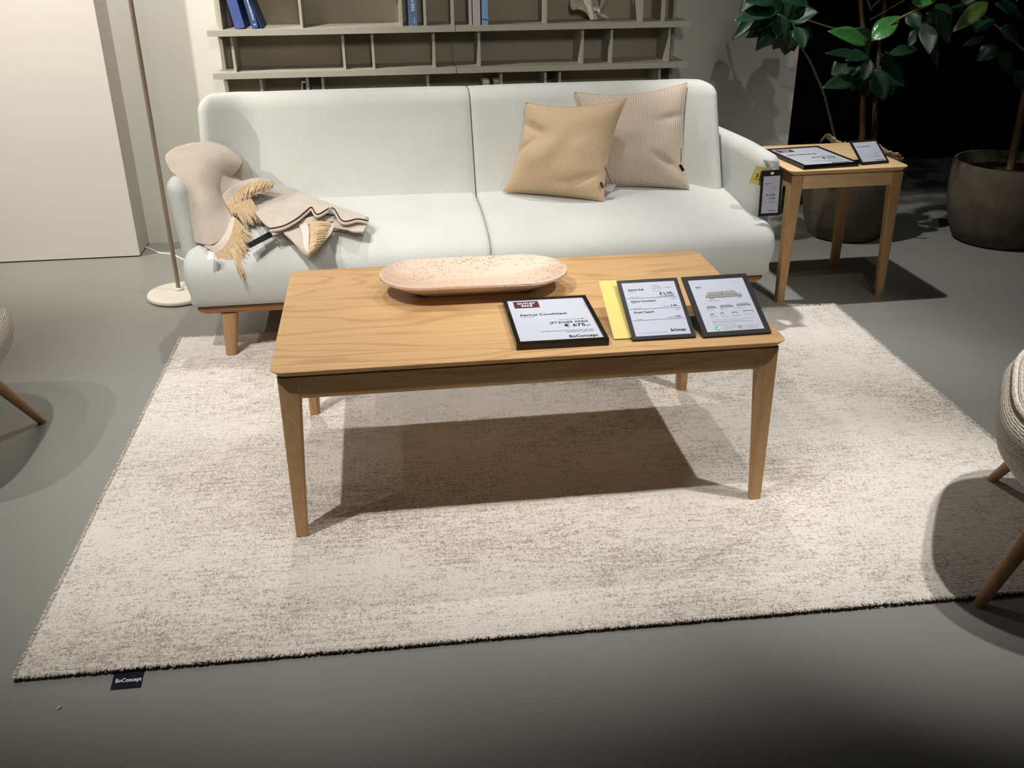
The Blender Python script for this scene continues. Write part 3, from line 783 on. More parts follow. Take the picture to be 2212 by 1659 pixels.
def c_outlet(pl, w, l, pp, name='Aarhus Couchtisch', price='€ 675,-', old='€ 999,-'):
    g = G(); g.rect(pl, w * .075, l * .80, w * .40, l * .965, .0004); mesh('logo_panel', g, 'wine', pp, flat=True)
    g = Lines(); write(g, 'OUTLET', pl, w * .12, l * .89, l * .040, stretch=1.5, bold=.03, lift=.0009, width=w * .235); write(g, 'SALE', pl, w * .165, l * .83, l * .040, bold=.03, lift=.0009, width=w * .145); meshes('logo_lettering', g, 'white_ink', pp, flat=True)
    g = Lines(); write(g, name, pl, w * .105, l * .60, l * .046, bold=.02, lift=.0005, width=w * .60)
    write(g, 'JETZIGER PREIS', pl, w * .44, l * .385, l * .043, bold=.012, lift=.0005, width=w * .48)
    write(g, price, pl, w * .60, l * .30, l * .062, bold=.02, lift=.0005, width=w * .325)
    write(g, 'WEITERE INFORMATIONEN ERHALTEN SIE VON', pl, w * .29, l * .205, l * .018, bold=.0, lift=.0005, width=w * .635)
    write(g, 'UNSEREN MITARBEITERN', pl, w * .59, l * .17, l * .018, bold=0, lift=.0005, width=w * .335)
    write(g, old, pl, w * .80, l * .462, l * .02, bold=.01, lift=.0005, width=w * .10)
    write(g, 'BoConcept', pl, w * .60, l * .055, l * .052, bold=.025, lift=.0005, width=w * .345)
    meshes('lettering', g, 'ink', pp, flat=True)
    g = Lines(); write(g, 'Design: ANDERSSEN', pl, w * .105, l * .565, l * .016, bold=0, lift=.0005, width=w * .17); write(g, 'UNSER BISHERIGER PREIS', pl, w * .56, l * .462, l * .016, bold=0, lift=.0005, width=w * .22)
    meshes('small_print', g, 'ink_grey', pp, flat=True)
z = TH + .018
flat_frame(AZ(1116, 742, z), AZ(1316, 731, z), AZ(1087, 646, z), TH, .018, 'flat black framed outlet sale sign, leftmost of the signs on the coffee table', c_outlet)
z = ST + .016
def c_side(pl, w, l, pp): c_outlet(pl, w, l, pp, 'Aarhus Beistelltisch', '€ 315,-', '€ 449,-')
sb = AZ(1737, 358, z); sr_ = AZ(1856, 350, z); stl = AZ(1671, 321, z)
flat_frame(sb, sr_, stl, ST, .016, 'flat black framed sale sign lying on the side table', c_side)

def easel(bl, br, L, tilt, lab, content, b, z0, base=.13, th=.005, matt='black_matt'):
    root = empty('sign_holder', tuple((bl + br) / 2)); tag(root, lab, 'sign')
    W = (br - bl).length; ex = (br - bl).normalized(); back = Vector((-ex.y, ex.x, 0)); ey = back * math.cos(tilt) + Vector((0, 0, 1)) * math.sin(tilt)
    n = ex.cross(ey)
    o = bl + n * 0
    pl = plane(o, ex, ey)
    g = G(); frame_ring(g, pl, W, L, b, 0, -th); g.rect(pl, b, b, W - b, L - b, -th * .9); mesh('frame', g, matt, root, flat=True)
    g = G(); fl = plane(Vector((bl.x, bl.y, z0 + .0015)), ex, back)
    lo = [fl(0, .002, 0), fl(W, .002, 0), fl(W, base, 0), fl(0, base, 0)]
    g.add(lo + [p + Vector((0, 0, .003)) for p in lo], [(3, 2, 1, 0), (4, 5, 6, 7), (0, 1, 5, 4), (1, 2, 6, 5), (2, 3, 7, 6), (3, 0, 4, 7)])
    mesh('base_plate', g, matt, root, flat=True)
    # rear prop from the base plate up to the back of the face
    g = G(); f0 = fl(W * .3, base, .0015); f1 = fl(W * .7, base, .0015); yy = base / math.cos(tilt) * .98
    t0 = pl(W * .3, min(yy, L * .9), -th); t1 = pl(W * .7, min(yy, L * .9), -th)
    g.add([f0, f1, t1, t0], [(0, 1, 2, 3)]); mesh('rear_prop', g, matt, root, flat=True, solid=.003)
    g = G(); g.rect(pl, b, b, W - b, L - b, -.0012); pp = mesh('paper', g, 'paper_matt', root, flat=True)
    content(plane(pl(b, b, -.0012), ex, ey), W - 2 * b, L - 2 * b, pp)
    return root
def c_list(pl, w, l, pp):
    g = Lines()
    write(g, 'Aarhus Sofa', pl, w * .09, l * .845, l * .034, lift=.0005, width=w * .30)
    write(g, '€ 2.199,-', pl, w * .655, l * .745, l * .046, lift=.0005, width=w * .27)
    write(g, '€ 3.049,-', pl, w * .75, l * .71, l * .024, lift=.0005, width=w * .17)
    write(g, 'Aarhus Couchtisch', pl, w * .085, l * .625, l * .034, lift=.0005, width=w * .46)
    write(g, '€ 999,-', pl, w * .795, l * .515, l * .03, lift=.0005, width=w * .13)
    write(g, 'Simple Teppich', pl, w * .085, l * .42, l * .034, lift=.0005, width=w * .37)
    write(g, '€ 599,-', pl, w * .805, l * .31, l * .03, lift=.0005, width=w * .13)
    write(g, 'BoConcept', pl, w * .655, l * .065, l * .046, bold=.03, lift=.0005, width=w * .27)
    meshes('lettering', g, 'ink', pp, flat=True)
    g = Lines()
    for s, u, v, wd in (('Design ANDERSSEN', .10, .82, .10), ('VARIANTE OTTAWA', .10, .715, .15), ('WIE ABGEBILDET', .60, .715, .12), ('MIT EINEM PREIS', .78, .872, .13), ('Design ANDERSSEN', .09, .60, .10), ('VARIANTE EICHE', .09, .505, .15), ('WIE ABGEBILDET', .655, .515, .12), ('AUSSTELLER', .83, .655, .11), ('VARIANTE', .09, .30, .12), ('WIE ABGEBILDET', .665, .31, .12), ('AUSSTELLER', .84, .45, .11)):
        write(g, s, pl, w * u, l * v, l * .013, bold=.0, lift=.0005, width=w * wd)
    write(g, 'Alle Preise in Euro inklusive gesetzlicher Mehrwertsteuer ohne Dekoration', pl, w * .08, l * .055, l * .011, bold=0, lift=.0005, width=w * .5)
    meshes('small_print', g, 'ink_grey', pp, flat=True)
    for v in (.695, .49, .285):
        g = G(); g.rect(pl, w * .02, l * v, w * .965, l * (v + .005), .0005); mesh('ruled_line', g, 'ink_grey', pp, flat=True)
    g = G(); R_ = w * .085; cx, cy = w * .625, l * .87
    o_ = [(cx + R_ * math.cos(2 * pi * q / 32), cy + R_ * math.sin(2 * pi * q / 32)) for q in range(32)]; i_ = [(cx + R_ * .93 * math.cos(2 * pi * q / 32), cy + R_ * .93 * math.sin(2 * pi * q / 32)) for q in range(32)]
    g.grid([[pl(u, v, .0005) for u, v in o_], [pl(u, v, .0005) for u, v in i_]], closed_u=True)
    text(g, 'OUTLET', pl, cx - R_ * .5, cy + R_ * .42, l * .014, bold=0, width=R_ * 1.0); text(g, 'AUSSTELLER', pl, cx - R_ * .8, cy - R_ * .06, l * .017, bold=.01, width=R_ * 1.6)
    mesh('round_stamp', g, 'red_ink', pp, flat=True)
def mini_sofa(gl, gd, pl, u, v, w, h):
    P_ = lambda a, b: (u + a * w, v + b * h)
    gl.poly(pl, [P_(.06, .45), P_(.10, .95), P_(.46, .97), P_(.47, .5)], .0005); gl.poly(pl, [P_(.48, .5), P_(.47, .97), P_(.84, 1.0), P_(.90, .55)], .0005)
    gl.poly(pl, [P_(0, .28), P_(0.03, .62), P_(.07, .5), P_(.5, .48), P_(.9, .52), P_(.97, .72), P_(1.0, .3), P_(.5, .2)], .0004)
    gd.poly(pl, [P_(.02, .25), P_(.5, .17), P_(1.0, .27), P_(1.0, .31), P_(.5, .22), P_(.02, .29)], .0006)
    gd.poly(pl, [P_(.46, .5), P_(.47, .97), P_(.485, .97), P_(.48, .5)], .0006); gd.poly(pl, [P_(.07, .47), P_(.9, .50), P_(.9, .53), P_(.07, .5)], .0006)
    for a in (.1, .17, .86, .93): gd.poly(pl, [P_(a, .2), P_(a + .02, 0), P_(a + .035, 0), P_(a + .03, .22)], .0006)
def c_range(pl, w, l, pp):
    gl, gd, gg = G(), G(), Lines()
    for u, v, ww, hh in ((.20, .605, .66, .15), (.15, .43, .17, .055), (.38, .435, .25, .055), (.68, .445, .26, .055), (.16, .305, .085, .035)):
        gl, gd = G(), G(); mini_sofa(gl, gd, pl, w * u, l * v, w * ww, l * hh)
        mesh('printed_sofa', gl, 'ink_light', pp, flat=True); mesh('printed_outline', gd, 'ink_grey', pp, flat=True)
    for u, v, ww, hh in ((.355, .30, .055, .05), (.555, .305, .09, .04), (.76, .31, .18, .05)):
        a = .006; gd = G()
        gd.rect(pl, w * u, l * (v + hh) - l * .008, w * (u + ww), l * (v + hh), .0005); gd.rect(pl, w * u, l * v, w * (u + a), l * (v + hh), .0005); gd.rect(pl, w * (u + ww - a), l * v, w * (u + ww), l * (v + hh), .0005); mesh('printed_table', gd, 'ink_grey', pp, flat=True)
    g = Lines(); write(g, 'Aarhus', pl, w * .09, l * .845, l * .022, lift=.0005, width=w * .10); meshes('lettering', g, 'ink', pp, flat=True)
    for s, u, v, wd, h in (('Design ANDERSSEN', .09, .82, .09, .010), ('Sofa B221 T83 H79 cm', .21, .575, .22, .013), ('B168 T83', .14, .40, .11, .011), ('B240 T150', .38, .405, .13, .011), ('B240 T150', .68, .41, .13, .011), ('B60 T40', .16, .27, .12, .011), ('B45 T45 H55', .355, .265, .12, .011), ('B80 T80 H38', .555, .27, .12, .011), ('B120 T70 H45', .76, .275, .13, .011),
        ('Dieses Design ist in vielen weiteren Ausführungen erhältlich', .16, .18, .55, .013), ('Fragen Sie unsere Mitarbeiter nach Stoffen, Leder, Holz und Farben für Ihr Zuhause', .16, .155, .70, .010), ('Unsere Standards und Zertifizierungen', .16, .115, .36, .013), ('Produkte tragen das Umweltzeichen', .30, .08, .24, .010), ('strenge Auflagen im Leben', .30, .055, .24, .010), ('und in der Fertigung', .30, .03, .17, .010), ('Danish design since 1952', .68, .075, .22, .010), ('Komfort und Qualität', .68, .05, .22, .010), ('für ein Leben lang', .68, .028, .17, .010)):
        write(gg, s, pl, w * u, l * v, l * h, bold=0, lift=.0005, width=w * wd)
    q_ = G(); q_.rect(pl, w * .16, l * .215, w * .88, l * .217, .0005); mesh('ruled_line', q_, 'ink_grey', pp, flat=True); meshes('small_print', gg, 'ink_grey', pp, flat=True)
    g = G(); R_ = w * .042; cx, cy = w * .205, l * .065
    g.poly(pl, [(cx + R_ * math.cos(2 * pi * q / 28), cy + R_ * math.sin(2 * pi * q / 28)) for q in range(28)], .0005); tl_ = mesh('round_emblem', g, 'teal', pp, flat=True); tl_['label'] = 'teal round emblem with a white sweep'
    g = G(); g.poly(pl, [(cx - R_ * .7, cy - R_ * .2), (cx - R_ * .1, cy - R_ * .35), (cx + R_ * .65, cy + R_ * .6), (cx + R_ * .9, cy + R_ * .2), (cx + R_ * .1, cy - R_ * .75)], .0008); mesh('emblem_sweep', g, 'white_ink', pp, flat=True)
    g = G(); cx = w * .60; o_ = [(cx + R_ * math.cos(2 * pi * q / 28), cy + R_ * math.sin(2 * pi * q / 28)) for q in range(28)]; i_ = [(cx + R_ * .93 * math.cos(2 * pi * q / 28), cy + R_ * .93 * math.sin(2 * pi * q / 28)) for q in range(28)]
    g.grid([[pl(u, v, .0005) for u, v in o_], [pl(u, v, .0005) for u, v in i_]], closed_u=True)
    g.rect(pl, cx - R_ * .5, cy, cx + R_ * .5, cy + R_ * .12, .0005)
    for a in (-.5, -.1, .4): g.rect(pl, cx + R_ * a, cy - R_ * .6, cx + R_ * (a + .1), cy, .0005)
    g.poly(pl, [(cx - R_ * .5, cy), (cx - R_ * .75, cy + R_ * .75), (cx - R_ * .5, cy + R_ * .75), (cx - R_ * .3, cy)], .0005)
    mesh('chair_emblem', g, 'ink', pp, flat=True)
def c_small(pl, w, l, pp):
    g = Lines(); write(g, 'Aarhus Beistelltisch', pl, w * .09, l * .76, l * .035, lift=.0005, width=w * .58); write(g, 'BoConcept', pl, w * .60, l * .045, l * .045, bold=.02, lift=.0005, width=w * .32)
    meshes('lettering', g, 'ink', pp, flat=True)
    g = Lines()
    for s, u, v, wd in (('€ 449,-', .68, .43, .16), ('€ 315,-', .68, .38, .16), ('Weitere Informationen erhalten Sie', .33, .27, .58), ('von Mitarbeitern', .5, .23, .41)): write(g, s, pl, w * u, l * v, l * .022, bold=0, lift=.0005, width=w * wd)
    meshes('small_print', g, 'ink_grey', pp, flat=True)
z = TH + .006
easel(AZ(1367, 734, z), AZ(1504, 726, z), .20, math.radians(24.5), 'slanted black sign holder with price list and pink stamp, middle sign on the coffee table', c_list, .0095, TH)
easel(AZ(1520, 727, z), AZ(1667, 717, z), .207, math.radians(23.5), 'slanted black sign holder showing a printed sofa, rightmost sign on the coffee table', c_range, .013, TH)
z = ST + .006
easel(AZ(1862, 354, z), AZ(1921, 349, z), .115, math.radians(35), 'small slanted sign holder on the right side of the side table', c_small, .008, ST, .07)
# yellow card: slipped behind the middle sign
yb, yr = AZ(1329, 736, TH + .004), AZ(1364, 734, TH + .004); ex = (yr - yb).normalized(); bk = Vector((-ex.y, ex.x, 0)); ey = bk * math.cos(math.radians(22.5)) + Vector((0, 0, 1)) * math.sin(math.radians(22.5))
g = G(); pl = plane(yb, ex, ey); W = .105
vs = [pl(u, v, q) for q in (0, -.0025) for u, v in ((0, 0), (W, 0), (W, .204), (0, .204))]
vs = [p + Vector((0, .004, -.002)) if False else p for p in vs]
g.add(vs, [(0, 1, 2, 3), (7, 6, 5, 4), (0, 4, 5, 1), (1, 5, 6, 2), (2, 6, 7, 3), (3, 7, 4, 0)])
g.map(lambda p: p + bk * .012 - Vector((0, 0, .0005)))
yc = mesh('yellow_card', g, 'yellow', flat=True); tag(yc, 'plain yellow card propped behind the left side of the price list sign', 'card')

# tag hanging on the right arm
tgr = empty('hang_tag', tuple(AY(1668, 420, .84))); tag(tgr, 'black framed price tag hanging from the right sofa arm', 'tag')
Y0 = .838
cs = [AY(1638, 468, Y0 - .006), AY(1684, 465, Y0 - .006), AY(1695, 367, Y0), AY(1646, 369, Y0)]
W = (cs[1] - cs[0]).length; L = (cs[3] - cs[0]).length; ex = (cs[1] - cs[0]).normalized(); ey = (cs[3] - cs[0]); ey = (ey - ex * ey.dot(ex)).normalized()
pl = plane(cs[0], ex, ey)
g = G(); bx = W * .115
g.add([pl(u, v, q) for q in (0, -.003) for u, v in ((0, 0), (W, 0), (W, L), (0, L))], [(0, 1, 2, 3), (7, 6, 5, 4), (0, 4, 5, 1), (1, 5, 6, 2), (2, 6, 7, 3), (3, 7, 4, 0)])
mesh('frame', g, 'black_matt', tgr, flat=True)
g = G(); g.rect(pl, bx, L * .065, W - bx, L * .875, .0008); pp = mesh('paper', g, 'paper_matt', tgr, flat=True)
w, l = W - 2 * bx, L * .81; p2 = plane(pl(bx, L * .065, .0008), ex, ey)
g = Lines(); write(g, 'Aarhus Sofa', p2, w * .10, l * .80, l * .020, width=w * .46); write(g, '€ 2.199,-', p2, w * .24, l * .475, l * .042, width=w * .58); write(g, '€ 3.049,-', p2, w * .40, l * .385, l * .028, width=w * .42); write(g, 'BoConcept', p2, w * .44, l * .06, l * .026, bold=.03, width=w * .42)
meshes('lettering', g, 'ink', pp, flat=True)
g = Lines(); write(g, 'Design', p2, w * .10, l * .77, l * .012, bold=0, width=w * .2); write(g, 'statt bisher', p2, w * .55, l * .435, l * .013, bold=0, width=w * .27); write(g, 'Wie abgebildet im Bezug Ottawa', p2, w * .14, l * .305, l * .012, bold=0, width=w * .68); write(g, 'ohne Dekoration', p2, w * .38, l * .285, l * .012, bold=0, width=w * .44); meshes('small_print', g, 'ink_grey', pp, flat=True)
g = G(); R_ = w * .19; cx, cy = w * .58, l * .65
o_ = [(cx + R_ * math.cos(2 * pi * q / 32), cy + R_ * math.sin(2 * pi * q / 32)) for q in range(32)]; i_ = [(cx + R_ * .94 * math.cos(2 * pi * q / 32), cy + R_ * .94 * math.sin(2 * pi * q / 32)) for q in range(32)]
g.grid([[p2(u, v, .0005) for u, v in o_], [p2(u, v, .0005) for u, v in i_]], closed_u=True); text(g, 'AUSSTELLER', p2, cx - R_ * .8, cy, l * .016, bold=0, width=R_ * 1.6); mesh('round_stamp', g, 'red_ink', pp, flat=True)
g = G(); hx_, hy_ = W * .5, L * .935
g.poly(pl, [(hx_ + W * .085 * math.cos(2 * pi * q / 20), hy_ + W * .06 * math.sin(2 * pi * q / 20)) for q in range(20)], .001); mesh('punched_hole', g, 'lint', tgr, flat=True)['label'] = 'punched hole showing the pale arm behind'
# clear band that carries it over the arm
g = G(); ctr = AY(1670, 368, .86); path = []
for q in range(13):
    a = pi * q / 12; path.append((0, -.036 * math.cos(a), .016 + .036 * math.sin(a)))
base = Vector((ctr.x, .885, ctr.z - .005))
pth = [base + Vector((0, -.043, -.03)), base + Vector((0, -.043, -.005))] + [base + Vector((0, -.043 * math.cos(pi / 2 * q / 8), -.005 + .036 * math.sin(pi / 2 * q / 8))) for q in range(1, 9)] + [base + Vector((0, .03, .031))]
g = strip(pth, .034, (1, 0, 0)); mesh('clear_band', g, 'plastic', tgr, solid=.0015)['label'] = 'clear plastic band over the arm'
# yellow sale card behind the tag
Y1 = .848
cs = [AY(1617, 394, Y1), AY(1667, 408, Y1), AY(1684, 371, Y1), AY(1634, 357, Y1)]
ys = empty('sale_card', tuple((cs[0] + cs[2]) / 2)); tag(ys, 'mustard yellow sale card hanging tilted behind the black price tag', 'card')
g = qd(cs); mesh('card', g, 'yellow_tag', ys, solid=.001, flat=True)
ex = (cs[1] - cs[0]).normalized(); ey = (cs[3] - cs[0]); ey = (ey - ex * ey.dot(ex)).normalized(); W = (cs[1] - cs[0]).length; L = (cs[3] - cs[0]).length
pl = plane(cs[0], ex, ey); g = G(); text(g, 'S A L E', pl, W * .18, L * .40, L * .20, width=W * .62, lift=.002); text(g, 'BESTPREIS IM OUTLET', pl, W * .16, L * .26, L * .07, bold=0, width=W * .66, lift=.002); mesh('lettering', g, 'ink', ys, flat=True)

# ------------------------------------------------------------------ floor lamp and cord
lp = empty('floor_lamp', (-1.187, 1.53, 0)); tag(lp, 'slim bronze floor lamp pole on a round cream base beside the left sofa arm', 'lamp')
LX, LY = -1.187, 1.53
lpx = AZ(377, 607, .03)
LX, LY = AZ(379, 640, .0).x - .0, AZ(379, 640, .0).y
lb_c = AZ(388, 636, .01); LX, LY = lb_c.x, lb_c.y
lp.location = (LX, LY, 0); XF[lp.name] = (Vector((LX, LY, 0)), 0)
g = G(); g.lathe([(0, .0), (.112, .0), (.112, .004), (0, .004)], (LX, LY, 0)); mesh('rubber_pad', g, 'rubber', lp)
g = G(); g.lathe([(0, .004), (.120, .004), (.124, .008), (.124, .018), (.120, .023), (.10, .026), (0, .029)], (LX, LY, 0), 64); mesh('base', g, 'lamp', lp, angle=50)
g = G(); g.lathe([(.017, .027), (.017, .036), (.008, .040)], (LX, LY, 0), 24); mesh('collar', g, 'lamp', lp)
g = G(); g.tube([(LX, LY, .03), (LX, LY, 1.52)], .0085, 16); mesh('pole', g, 'lamp_pole', lp)
cd = [AZ(311, 533, .004), AZ(325, 538, .004), AZ(345, 546, .004), AZ(372, 550, .004), AZ(395, 560, .004), Vector((LX + .10, LY + .25, .004)), Vector((LX + .06, LY + .12, .006))]
g = G().tube(spline(cd, 6), .0032, 8); tag(mesh('lamp_cord', g, 'cord'), 'thin white power cord on the floor by the cream wall panel', 'cord')

# ------------------------------------------------------------------ bookcase
SY = 1.985                                 # front of the shelf boards
bc = empty('bookcase', (.02, SY, 0)); tag(bc, 'wide taupe open bookcase with slim dividers standing behind the sofa', 'bookcase')
X0, X1, XJ = -1.002, 1.050, .021
for a, b in ((X0 + .022, XJ - .0008), (XJ + .0008, X1 - .030)):
    g = G(); g.box((a, WB - .022, 0), (b, WB - .006, 2.1)); mesh('back_panel', g, 'shelf_back', bc, flat=True)
zs = [.10, .275, .447, .617, .787, .957, 1.30, 1.62, 1.95]
for z in zs:
    for a, b in ((X0, XJ - .0012), (XJ + .0012, X1)):
        g = G(); g.box((a, SY, z - .0235), (b, WB - .022, z)); mesh('shelf_board', g, 'shelf', bc, flat=True)
def div(px, py, zlo, zhi, yf=None):
    x = AY(px, py, SY + .03).x
    g = G(); g.box((x - .0055, SY + .03, zlo), (x + .0055, WB - .022, zhi)); mesh('divider', g, 'shelf', bc, flat=True); return x
for px in (478, 652, 868, 919, 979, 1017, 1179, 1385, 1432): div(px, 62, .957, 1.30 - .0235)
for px in (508, 745, 808, 939, 1036, 1257, 1319, 1442): div(px, 148, .787, .957 - .0235)
for px in (565, 665, 698, 925, 1083, 1178, 1209, 1423): div(px, 190, .617, .787 - .0235)
for px in (600, 900, 1200, 1400): div(px, 190, .447, .617 - .0235)
for xs_ in (X0 + .024, X1 - .042):
    g = G(); g.box((xs_, SY + .13, 0), (xs_ + .014, WB - .022, 2.1)); mesh('side_panel', g, 'shelf', bc, flat=True)
g = G(); g.box((X0 + .05, SY + .05, 0), (X1 - .05, WB - .03, .0765)); mesh('plinth', g, 'shelf', bc, flat=True)

ZS = .957
def book(px, w, h, d, mat, lab, z=ZS, lean=0., yoff=.035, name='book', printed=None, group='books on the bookcase', py=62):
    x = AY(px, py, SY + yoff).x
    root = empty(name, (x, SY + yoff, z)); tag(root, lab, 'book' if name == 'book' else 'box', group)
    root.rotation_euler = (0, lean, 0)
    g = G(); t_ = .0025
    # case: spine at the front, two boards, open at the back
    g.box((0, 0, 0), (w, t_, h)); g.box((0, t_, 0), (t_, d, h)); g.box((w - t_, t_, 0), (w, d, h)); mesh('cover', g, mat, root, local=True, flat=True)
    g = G(); g.box((t_, t_, .003), (w - t_, d - .004, h - .003)); mesh('pages', g, 'pages', root, local=True, flat=True)
    if printed:
        g = G(); pl = plane((w * .72, -.0006, 0), (0, 0, 1), (-1, 0, 0))
        for s, u, hh, wd in printed: text(g, s, pl, u, 0, hh, width=wd, lift=.0)
        mesh('lettering', g, 'white_ink', root, local=True, flat=True)
    return root
def book2(px, w, h, d, mat, lab, lean=0., **k): return book(px, w, h, d, mat, lab, lean=lean, **k)
book2(508, .040, .27, .165, 'book_blue', 'thick royal blue book leaning at the left end of the upper shelf', lean=-.18)
book2(545, .026, .28, .165, 'book_navy', 'steel blue book with white spine lettering leaning beside the thick royal blue book', lean=-.20, printed=(('STEINBRECHER', .032, .006, .085), ('K', .012, .008, .007)))
book2(563, .010, .24, .168, 'book_dark', 'thin dark blue book leaning against the steel blue book', lean=-.30)
book2(883, .038, .28, .165, 'book_mid', 'denim blue book with pale title standing between two close dividers', printed=(('DUNE', .058, .013, .030), ('MUSEUM', .093, .013, .050), ('Hirmer', .012, .004, .022)))
book2(1023, .030, .27, .165, 'book_mauve', 'pale mauve book standing beside the sky blue book', yoff=.012)
book2(1041, .027, .27, .165, 'book_sky', 'sky blue book beside the pale mauve book', printed=None, yoff=.014)
g0 = [o for o in C.objects if o.get('label', '').startswith('sky blue')][0]
g = G(); pl = plane((.003, -.0006, .018), (1, 0, 0), (0, 0, 1)); text(g, 'Verona', pl, 0, 0, .010, width=.021, lift=0); mesh('lettering', g, 'ink', g0, local=True, flat=True)
ZL = .617
book(644, .016, .125, .12, 'book_cream', 'small cream book leaning on the lowest visible shelf', z=ZL, lean=.14, py=190, yoff=.06, group='small books on the lowest visible shelf')
book(655, .010, .115, .12, 'box_beige', 'small beige book between the small cream book and a divider', z=ZL, lean=.0, py=190, yoff=.06, group='small books on the lowest visible shelf')
def card_box(px, w, h, mat, lab):
    x = AY(px, 184, SY + .06).x; root = empty('storage_box', (x, SY + .06, ZL)); tag(root, lab, 'box')
    g = G().rbox((w / 2, .04, h * .42), (w / 2, .04, h * .42), .003, 2, 1); mesh('box_body', g, mat, root, local=True)
    g = G().rbox((w / 2, .04, h * .92), (w / 2 + .0015, .0415, h * .08), .003, 2, 1); mesh('lid', g, mat, root, local=True)
card_box(1044, .026, .108, 'lint', 'little white box on the lowest visible shelf, just above the sofa back')
card_box(1067, .027, .108, 'box_beige', 'little beige box beside the little white box above the sofa back')

# white ruffled ceramic piece
cx_ = AY(1283, 52, SY + .10).x
cs_ = empty('ceramic_sculpture', (cx_, SY + .1, ZS)); tag(cs_, 'white ruffled ceramic sculpture on the upper shelf', 'sculpture')
g = G(); rows = []
for j in range(15):
    t_ = j / 14; r = []
    for i in range(97):
        a = 2 * pi * i / 96
        rad = .018 + .055 * t_ ** 1.2 * (1 + .38 * math.sin(3 * a + .6) + .16 * math.sin(7 * a + 1.2 * t_))
        z = .004 + .10 * t_ ** .9 + .045 * t_ ** 2 * math.sin(3 * a + 2.2) + .016 * t_ ** 2 * math.sin(8 * a)
        r.append((rad * math.cos(a) * 1.0 - .018 * t_, rad * math.sin(a) * .85, max(z, .003)))
    rows.append(r)
g.grid(rows); mesh('ruffled_bowl', g, 'coral', cs_, local=True, solid=.004, angle=180)
g = G(); rows = []
for j in range(13):
    t_ = j / 12; r = []
    for i in range(13):
        s = i / 12 - .5
        r.append((-.012 + .062 * t_ + .01 * math.sin(9 * t_), -.04 + s * .05 * (1 - .5 * t_) + .006 * math.sin(14 * t_), .010 + .058 * (1 - t_) ** .8 * (1 - 1.4 * s * s) + .003 * math.sin(20 * s)))
    rows.append(r)
g.grid(rows); mesh('ruffled_lip', g, 'coral', cs_, local=True, solid=.004, angle=180)

# ------------------------------------------------------------------ stools
def stool_parts(root):
    def sq(h, z, n=72, e=.62):
        return [(h * math.copysign(abs(math.cos(a)) ** e, math.cos(a)), h * math.copysign(abs(math.sin(a)) ** e, math.sin(a)), z) for a in [2 * pi * k / n for k in range(n)]]
    prof = [(.12, .236), (.20, .239), (.25, .250), (.29, .275), (.316, .312), (.326, .345), (.322, .385), (.308, .412), (.298, .420)]
    g = G(); g.loft([sq(h, z) for h, z in prof], True, True); mesh('seat_shell', g, 'stool', root, local=True, angle=60)
    g = G(); g.tube(sq(.300, .4215) + [sq(.300, .4215)[0]], .0065, 8, cap=False); mesh('piping', g, 'stool', root, local=True)
    prof = [(.294, .418), (.290, .428), (.272, .437), (.22, .443), (.14, .446), (.05, .447)]
    g = G(); g.loft([sq(h, z) for h, z in prof], False, True); mesh('seat_top', g, 'stool', root, local=True, angle=60)
    for sx in (-1, 1):
        for sy in (-1, 1):
            g = G(); top = Vector((sx * .175, sy * .175, .25)); bot = Vector((sx * .283, sy * .283, 0))
            rows = []
            for q in range(9):
                f = q / 8; p = bot.lerp(top, f); r = .0125 + .0115 * f
                rows.append([(p.x + r * math.cos(2 * pi * k / 20), p.y + r * math.sin(2 * pi * k / 20), p.z) for k in range(20)])
            g.loft(rows); lg = mesh('leg', g, 'oak_leg', root, local=True)
    return root
def copy_tree(o, parent=None):
    c = o.copy(); C.objects.link(c)
    if parent is not None: c.parent = parent
    for ch in list(o.children): copy_tree(ch, c)
    return c
s1 = empty('upholstered_stool', (1.300, -.718, 0), math.radians(146 - 90))
stool_parts(s1); tag(s1, 'cream knit upholstered stool on splayed oak legs at the right edge of the rug', 'stool', 'cream upholstered stools')
s2 = copy_tree(s1); s2.location = (-1.672, .123, 0); s2.rotation_euler = (0, 0, 0)
tag(s2, 'cream knit upholstered stool on the bare floor at the left edge', 'stool', 'cream upholstered stools')

# ------------------------------------------------------------------ potted trees
def leaf_geo(base, tip, w, nrm, bend=.0, fold=.18):
    base, tip = Vector(base), Vector(tip); d = tip - base; L = d.length; d.normalize()
    nrm = Vector(nrm); nrm = (nrm - d * nrm.dot(d)).normalized(); s = d.cross(nrm)
    g = G(); rows = []; n = 12
    for i in range(n + 1):
        t_ = i / n
        hw = w / 2 * (math.sin(pi * min(1, t_ ** .85)) ** .92 if 0 < t_ < 1 else 0) * (1 - .15 * t_)
        if i == 0: hw = .0015
        if i == n: hw = .0004
        c = base + d * L * t_ + nrm * (bend * L * (t_ * t_) * -1 + .03 * L * math.sin(pi * t_))
        r = []
        for k in (-1, -.55, 0, .55, 1):
            r.append(c + s * hw * k + nrm * (abs(k) ** 1.3 * hw * fold + .05 * hw * math.sin(7 * t_ + 3 * k)))
        rows.append(r)
    g.grid(rows, uv=True); return g
def leaf(root, base, tip, w, nrm, mat='leaf', bend=.1, fold=.25):
    o = mesh('leaf', leaf_geo(base, tip, w, nrm, bend, fold), mat, root, angle=180, solid=.0012); return o
